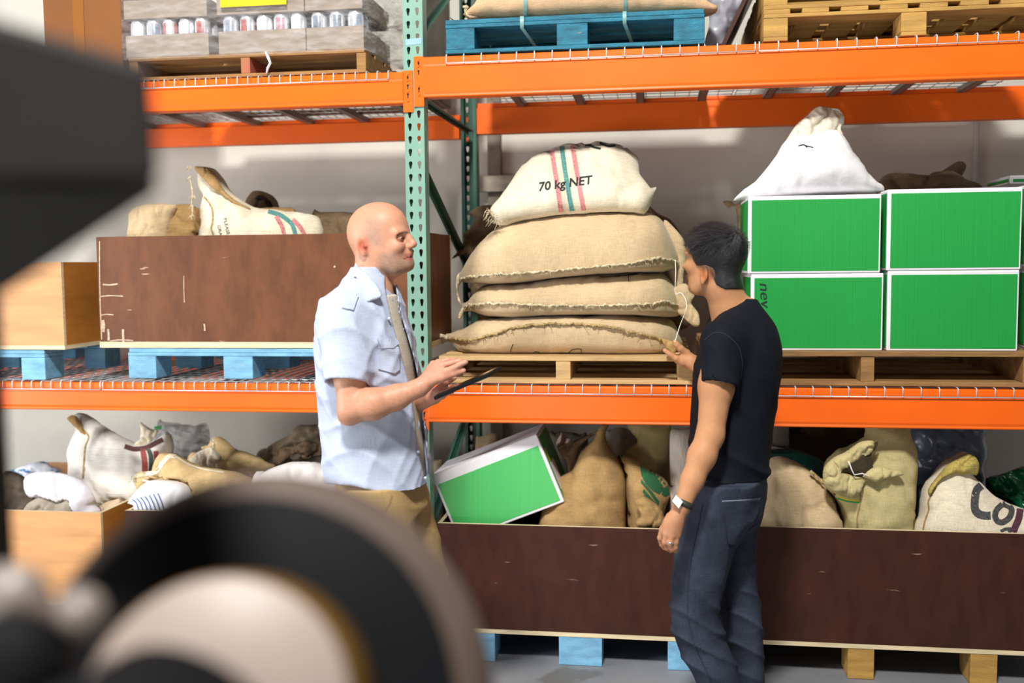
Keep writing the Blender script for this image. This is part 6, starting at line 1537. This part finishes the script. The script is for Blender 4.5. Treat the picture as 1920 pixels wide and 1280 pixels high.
# hair: a cap with a hairline, faded at the sides, and short strands combed forward from the crown
hr = SDF(HC2-.16, HC2+.16, .003)
skull2(hr)
s0 = hr.sub(hr.lo, hr.lo+hr.h*(hr.n-1)); _, (GX, GY, GZ) = s0; GX, GY, GZ = np.broadcast_arrays(GX, GY, GZ)
ss = (GX-HC2[0])*f2[0]+(GY-HC2[1])*f2[1]; tt = (GX-HC2[0])*l2[0]+(GY-HC2[1])*l2[1]; zz = GZ-HC2[2]
thick = .0030+.0110*np.clip((zz+.03)/.08, 0, 1)
wv = waves(21, 10, 420, 1.); strand = .0022*wv(ss*.25, np.arctan2(tt, zz+.05)*.10, zz*.25)*np.clip((zz+.03)/.06, .3, 1)
zl = np.interp(ss, [-.12, -.06, -.035, -.012, .012, .034, .045, .07, .09, .12], [-.108, -.108, -.092, -.045, -.04, -.035, -.005, .042, .068, .12])
hr.F = np.maximum(hr.F-thick-strand, (zl-zz)*.75+.001*wv(ss, tt, zz)).astype(np.float32)
Vh, Qh = hr.mesh(); Vh, Qh = largest(Vh, Qh, .05)
M_HAIR = mat('black_hair', '#14141a', .35, .25, 14, stretch=(40, 40, 8), spec=.6, bump=.5, bscale=30)
hairo = man2.part('hair', np_mesh('hair', Vh, Qh, M_HAIR, man2.base), label='short black hair, faded at the sides')
rn = np.random.RandomState(4); tr = BVHTree.FromPolygons([Vector(p) for p in Vh], [tuple(q) for q in Qh])
mb = MB(); cw = Vector(H2(-.075, .0, .085))
for i in range(5200):
    p = Vector(Vh[rn.randint(len(Vh))]); n_ = (p-Vector(H2(-.006, 0, .0))).normalized(); zz = p.z-HC2[2]
    if zz < -.07: continue
    d = (p-cw); d = d-n_*d.dot(n_); d = d.normalized() if d.length > 1e-4 else Vector(f2)
    top = max(0, min(1, (zz+.01)/.06)); ln = .006+.020*top
    d = (d*(.8)+Vector(f2)*.5*top+n_*(.55+.2*top)+Vector(rn.normal(size=3)*.16)).normalized()
    s_ = d.cross(n_).normalized()*.0007
    a = p-n_*.0015; b = a+d*ln*.6; c = a+d*ln-n_*ln*.22
    mb.add([a-s_, a+s_, b+s_*.8, b-s_*.8, c], [(0, 1, 2, 3), (3, 2, 4)], 0, True)
man2.part('hair_strands', mb, M_HAIR, kind='stuff', fix=False)
# jeans
JE = mat('grey_blue_denim', '#414858', .85, .18, 6, weave=.2, col2='#272c39', spec=.2)
je = SDF((.44, 3.02, .03), (1.0, 3.75, 1.16), .0052)
for tb, yy in ((legN2, Y2-.08), (legF2, Y2+.07)): je.rows(tb+[(.06, tb[-1][1], yy, .058, .06)], k=.018)
je.rows(rowtab([(868, 1302, 1433, .15), (895, 1300, 1434, .15), (925, 1302, 1433, .14), (960, 1290, 1426, .14), (1000, 1285, 1408, .12)], Y2, .14), k=.03)
KN = W(1300, 1150, Y2-.08)
def jfold(X, Y, Z):
    f = -.012*folds(X, Y, Z, (.5, .25, 1.), 34, 3, 2.2)*np.clip(1-np.abs(Z-(KN[2]-.08))/.28, .12, 1)
    return f-.006*folds(X, Y, Z, (-.6, .2, .8), 24, 9, 3)*np.clip(1-np.abs(Z-.82)/.15, 0, 1)+.003*waves(4, 6, 50)(X, Y, Z)
je.displace(jfold)
Vj, Qj = je.mesh(); Vj, Qj = largest(Vj, Qj); Vj = relax(Vj, Qj, 1); del je
man2.part('jeans', np_mesh('jeans', Vj, Qj, JE, man2.base)); bvj = bvh_np(Vj, Qj)
J4 = lambda pts: cr(1200, 760, 2.4615, pts)
cloth_patch(man2, 'back_pocket', bvj, J4([(380, 442), (470, 438), (548, 432), (535, 500), (500, 560), (442, 640), (405, 634), (392, 540)]), JE, off=.005)
ST = mat('pale_stitch', '#9aa3b4', .9, .1, 80); DST = mat('dark_stitch', '#262a38', .9, .1, 80)
def stitch(T, bv, lines, wd, M_, name='stitching', off=None):
    mb = MB()
    for l in lines:
        q = lay_strip(bv, l, wd, WD, 36); mb.add(q.v, q.f)
    if mb.v: T.part(name, mb, M_, kind='stuff')
stitch(man2, bvj, [J4([(290, 452), (268, 560), (240, 690), (222, 830), (220, 960), (242, 1080), (290, 1190), (330, 1280)])], 1.6, DST)
bvpk = bvj
stitch(man2, bvj, [J4([(378, 441), (470, 436), (553, 428)])], 2.0, ST, 'pocket_edge')
stitch(man2, bvj, [J4([(380, 446), (392, 540), (405, 634), (442, 642), (500, 562), (536, 500), (549, 436)])], 1.5, DST, 'pocket_stitch')
stitch(man2, bvj, [J4([(392, 820), (400, 930), (425, 1040), (442, 1150), (450, 1250)])], 1.4, DST, 'inner_seam')
stitch(man2, bvj, [J4([(410, 660), (470, 600), (520, 560), (536, 548)]), J4([(412, 655), (405, 720), (392, 800)])], 1.4, DST, 'seat_seam')
# t-shirt
TS = mat('black_jersey', '#0f131d', .85, .1, 6, weave=.06, spec=.2)
ts = SDF((.42, 2.98, .92), (1.08, 3.80, 1.70), .005)
ts.rows(T2, k=0)
sv0 = W(1355, 640, YB+.06); sv1 = W(1349, 735, YB)
ts.cap(W(1385, 600, YB+.16), sv0, .05, .066, k=.05); ts.cap(sv0, sv1+(sv1-sv0)*.3, .066, .0605, k=.035)
ts.cap(W(1365, 605, Y2+.12), W(1352, 700, Y2+.22), .065, .058, k=.04)
dn2 = (sv1-sv0)/np.linalg.norm(sv1-sv0)
ZH = W(1360, 880, Y2)[2]
def tfold(X, Y, Z):
    return -.013*folds(X, Y, Z, (.25, .1, 1.), 38, 5, 2.)*np.clip((ZH+.14-Z)/.12, 0, 1)-.006*folds(X, Y, Z, (.8, .3, .45), 26, 8, 3)*np.clip((Z-1.1)/.1, 0, 1)*np.clip((1.5-Z)/.1, 0, 1)+.0025*waves(6, 6, 40)(X, Y, Z)
ts.displace(tfold)
_, (GX, GY, GZ) = ts.sub(ts.lo, ts.lo+ts.h*(ts.n-1)); GX, GY, GZ = np.broadcast_arrays(GX, GY, GZ); ppx, ppy = np_px(GX, GY, GZ)
tr_ = ts.clone(); tr_.rows(T2, k=0); tr_.displace(tfold)
t_ = (GX-sv0[0])*dn2[0]+(GY-sv0[1])*dn2[1]+(GZ-sv0[2])*dn2[2]-np.linalg.norm(sv1-sv0)+.02+ (GX-sv1[0])*-.10
inner = segd(GX, GY, GZ, sv0, sv1+(sv1-sv0)*.8)
zone = (inner < .095) & (GY < Y2-.09)
F_ = ts.F
F_ = np.where(zone, np.minimum(np.maximum(F_, t_), tr_.F), F_)
hol = np.maximum(inner-.0545, -(t_+.05)); F_ = np.where(zone, np.minimum(np.maximum(F_, -hol), tr_.F), F_)
hemy = np.interp(ppx, [1290, 1318, 1360, 1400, 1434], [926, 930, 931, 925, 917]); F_ = np.maximum(F_, np.where(ppy > 850, (ppy-hemy)/540, -1))
nk = segd(GX, GY, GZ, H2(-.015, 0, -.03), W(1370, 600, Y2))-.0655; F_ = np.maximum(F_, -nk)
ts.F = F_.astype(np.float32); Vt2, Qt2 = ts.mesh(); Vt2, Qt2 = largest(Vt2, Qt2, .02); Vt2 = relax(Vt2, Qt2, 3); del ts, tr_
man2.part('t_shirt', np_mesh('t_shirt', Vt2, Qt2, TS, man2.base), label='plain black t-shirt'); bvt2 = bvh_np(Vt2, Qt2)
nb_ = W(1370, 585, Y2)
stitch(man2, bvt2, [[(1318, 717), (1350, 722), (1381, 724)]], 1.2, DST, 'sleeve_hem')
stitch(man2, bvt2, [cr(1200, 400, 3.2, [(388, 760), (450, 715), (520, 730), (590, 800), (612, 900), (600, 990)])], 1.2, DST, 'sleeve_seam')
shoes(man2, [(legN2[-1][1]-.02, Y2-.08), (legF2[-1][1]-.02, Y2+.07)], (-.85, .5), mat('dark_shoe', '#2a2a2e', .5, .1, 8))
# watch and ring
wax = Vector((wr2-el2)/np.linalg.norm(wr2-el2)); wc = Vector(W(1282, 945, YB-.06))
wt = Thing('wrist_watch', 'square smart watch with dark strap on the left wrist of the man in black', 'watch', tuple(wc), WD)
mb = MB(); mb.lathe([(.0285, -.010), (.0305, -.010), (.0305, .010), (.0285, .010), (.0285, -.010)], wc, wax, 36, cap=False); wt.part('strap', mb, mat('olive_strap', '#30332a', .6, .1, 20))
cw_ = [Vector(W(a, b, y)) for a, b, y in ((1267, 926, YB-.094), (1281.5, 940, YB-.100), (1273, 954.5, YB-.104), (1259, 939, YB-.098))]
nq = (cw_[1]-cw_[0]).cross(cw_[3]-cw_[0]).normalized(); nq = nq if nq.y < 0 else -nq
mb = MB(); mb.add([p-nq*.012 for p in cw_]+[p-nq*.001 for p in cw_], [(0, 3, 2, 1), (4, 5, 6, 7), (0, 1, 5, 4), (1, 2, 6, 5), (2, 3, 7, 6), (3, 0, 4, 7)]); wt.part('case', mb, mat('watch_case', '#2b2430', .25, .05, 20, metal=.6), bevel=.004)
cc_ = sum(cw_, Vector())/4; c2_ = [cc_+(p-cc_)*.93 for p in cw_]; mb = MB(); mb.add([p-nq*.0012 for p in c2_]+[p+nq*.0006 for p in c2_], [(0, 3, 2, 1), (4, 5, 6, 7), (0, 1, 5, 4), (1, 2, 6, 5), (2, 3, 7, 6), (3, 0, 4, 7)]); wt.part('screen', mb, mat('watch_screen_glare', '#f2efe6', .15, .03, 20), bevel=.003, label='screen with its white glare put into the colour')  # white glare on the watch glass is put into the screen colour
rg = Vector(W(1257.2, 1017, YK-.0145)); rd = (Vector(W(1257, 1018, YK-.014))-Vector(knk[2])).normalized()
mb = MB(); mb.lathe([(.0105, -.0022), (.0116, -.0022), (.0116, .0022), (.0105, .0022), (.0105, -.0022)], rg, rd, 24, cap=False)
solo('finger_ring', mb, mat('silver_ring', '#d9d9dc', .2, .02, 20, metal=.9), tuple(rg), 'silver ring on the hanging left hand of the man in black', 'ring', WD)
# the string he pulls
mb = MB(); rr_ = .0016
p_ = [U(a, b, v) for a, b, v in ((1266, 487, .0), (1267, 510, -.01), (1266, 535, -.01), (1266.5, 552, -.005), (1276, 548, -.01), (1283, 556, -.02), (1286.5, 566, -.03), (1287, 579, -.04))]+[Vector(RK.f(Vector(W(1275, 610, 3.92)))), Vector(RK.f(Vector(W(1265, 642, YR-.034))))]
mb.tube(crom(p_, 40, False), rr_, n=6)
solo('string', mb, mat('white_string', '#e9e6da', .8, .05, 60), base_of(mb), 'white string pulled from the sack by the man in black', 'string')

# ------------------------------------------------------------------ the dark machine close to the lens, out of focus
def CW(px, py, zc): return CAMP + ray(px, py)*zc
BLK = mat('black_enamel', '#111215', .7, .08, 12, spec=.12); BEI = mat('beige_enamel', '#a8978c', .5, .05, 8); BRZ = mat('bronze_edge', '#7c5a28', .4, .1, 12, metal=.5); STL = mat('warm_steel', '#5f5048', .6, .08, 10, spec=.2); GRY = mat('dark_grey_enamel', '#2a2726', .6, .06, 10, spec=.2)
mc = Thing('machine', 'dark machine with a round drum front, blurred close by at the left', 'machine', (-.2, .8, 0), WD)
Cf = CW(478, 1332, .74); Cd = CW(450, 1339, .70); Cb = CW(404, 1338, .635); Ch = CW(248, 1530, .56)
axm = (Cd-Cf).normalized()
L_ = (Cd-Cf).length
def disc(name, c, ax, prof, M_, label=None): mb = MB(); mb.lathe(prof, c, ax, 96); return mc.part(name, mb, M_, label=label)
disc('drum_rim', Cf, axm, [(.10, -.05), (.170, -.05), (.1775, -.045), (.1775, .0), (.174, .005), (.160, L_-.006), (.150, L_-.006)], STL, 'brown grey metal rim')
disc('drum_face', Cd, axm, [(.06, -.006), (.1500, -.006), (.1526, -.003), (.1526, .0), (.150, .003), (.06, .003)], BLK, 'black ring face')
axb = (Cb-Cd).normalized()
disc('drum_boss', Cd, axb, [(.03, .0), (.098, .0), (.0955, .02), (.088, (Cb-Cd).length-.004)], BRZ, 'bronze flank of the boss')
disc('boss_plate', Cb, axb, [(.02, -.003), (.0835, -.004), (.086, -.001), (.0835, .002), (.02, .002)], BEI, 'beige round plate')
axh = (Ch-Cb).normalized()
disc('hub', Ch, axh, [(.02, -.06), (.07, -.06), (.075, -.02), (.084, -.012), (.086, .0), (.08, .006), (.001, .007)], BLK)
# clamp lever and knobs at the left
mb = MB(); mb.tube([CW(-80, 1120, .64), CW(40, 1140, .63), CW(150, 1165, .62)], [.014, .012, .011], n=16); mc.part('lever', mb, STL, label='grey lever')
mb = MB(); c_ = CW(152, 1150, .615); mb.lathe([(.0001, -.016), (.010, -.013), (.0145, -.006), (.0155, .003), (.011, .012), (.0001, .015)], c_, (.2, -1, .5), 28); mc.part('knob', mb, mat('grey_knob', '#8c8078', .4, .05, 8), label='round grey knob')
mb = MB(); mb.lathe([(.0001, -.03), (.03, -.028), (.034, 0), (.03, .02), (.0001, .022)], CW(20, 1255, .60), (.1, -1, .2), 28); mc.part('knob', mb, BLK, label='black knob')
mb = MB(); mb.lathe([(.0001, -.02), (.022, -.018), (.024, 0), (.0001, .006)], CW(10, 1130, .62), (.1, -1, .2), 28); mc.part('bolt_head', mb, mat('grey_knob', '#8c8078'))
# column and hopper
x0 = CW(-120, 900, .80).x; x1 = CW(8, 900, .93).x; yy = CW(6, 900, .8).y
mb = MB().box((x0, yy-.0, .0), (x1, yy+.12, CW(0, 300, .8).z)); mc.part('column', mb, GRY, bevel=.004)
F1 = [CW(a, b, .62) for a, b in ((-200, -20), (285, 118), (300, 338), (-200, 338))]; B1_ = [CW(a, b, .80) for a, b in ((-260, -30), (262, 150), (286, 350), (-260, 350))]
mb = MB(); mb.add(F1+B1_, [(0, 3, 2, 1), (4, 5, 6, 7), (0, 1, 5, 4), (1, 2, 6, 5), (2, 3, 7, 6), (3, 0, 4, 7)]); mc.part('hopper', mb, GRY, bevel=.006, label='dark grey hopper housing')
F2 = [F1[3]+Vector((0, 0, -.001)), F1[2]+Vector((0, 0, -.001)), B1_[2]+Vector((0, 0, -.001)), B1_[3]+Vector((0, 0, -.001))]
Lw = [CW(-200, 690, .66), CW(296, 358, .66), CW(286, 362, .79), CW(-260, 690, .79)]
mb = MB(); mb.add(F2+Lw, [(0, 1, 2, 3), (4, 7, 6, 5), (0, 4, 5, 1), (1, 5, 6, 2), (2, 6, 7, 3), (3, 7, 4, 0)]); mc.part('hopper_underside', mb, mat('underside_shade', '#0c0c0d', .7, .05, 8), bevel=.003, label='sloping hopper underside, its shade painted black')  # underside of the hopper, its shade put into the near-black colour
# stand below the frame
mb = MB().box((-.42, .62, 0), (.02, 1.0, 1.12)); mc.part('pedestal', mb, GRY, bevel=.006)
mb = MB().box((Cf.x-.06, Cf.y+.04, 1.10), (Cf.x+.06, Cf.y+.14, Cf.z+.03)); mc.part('bearing_block', mb, GRY, bevel=.006)
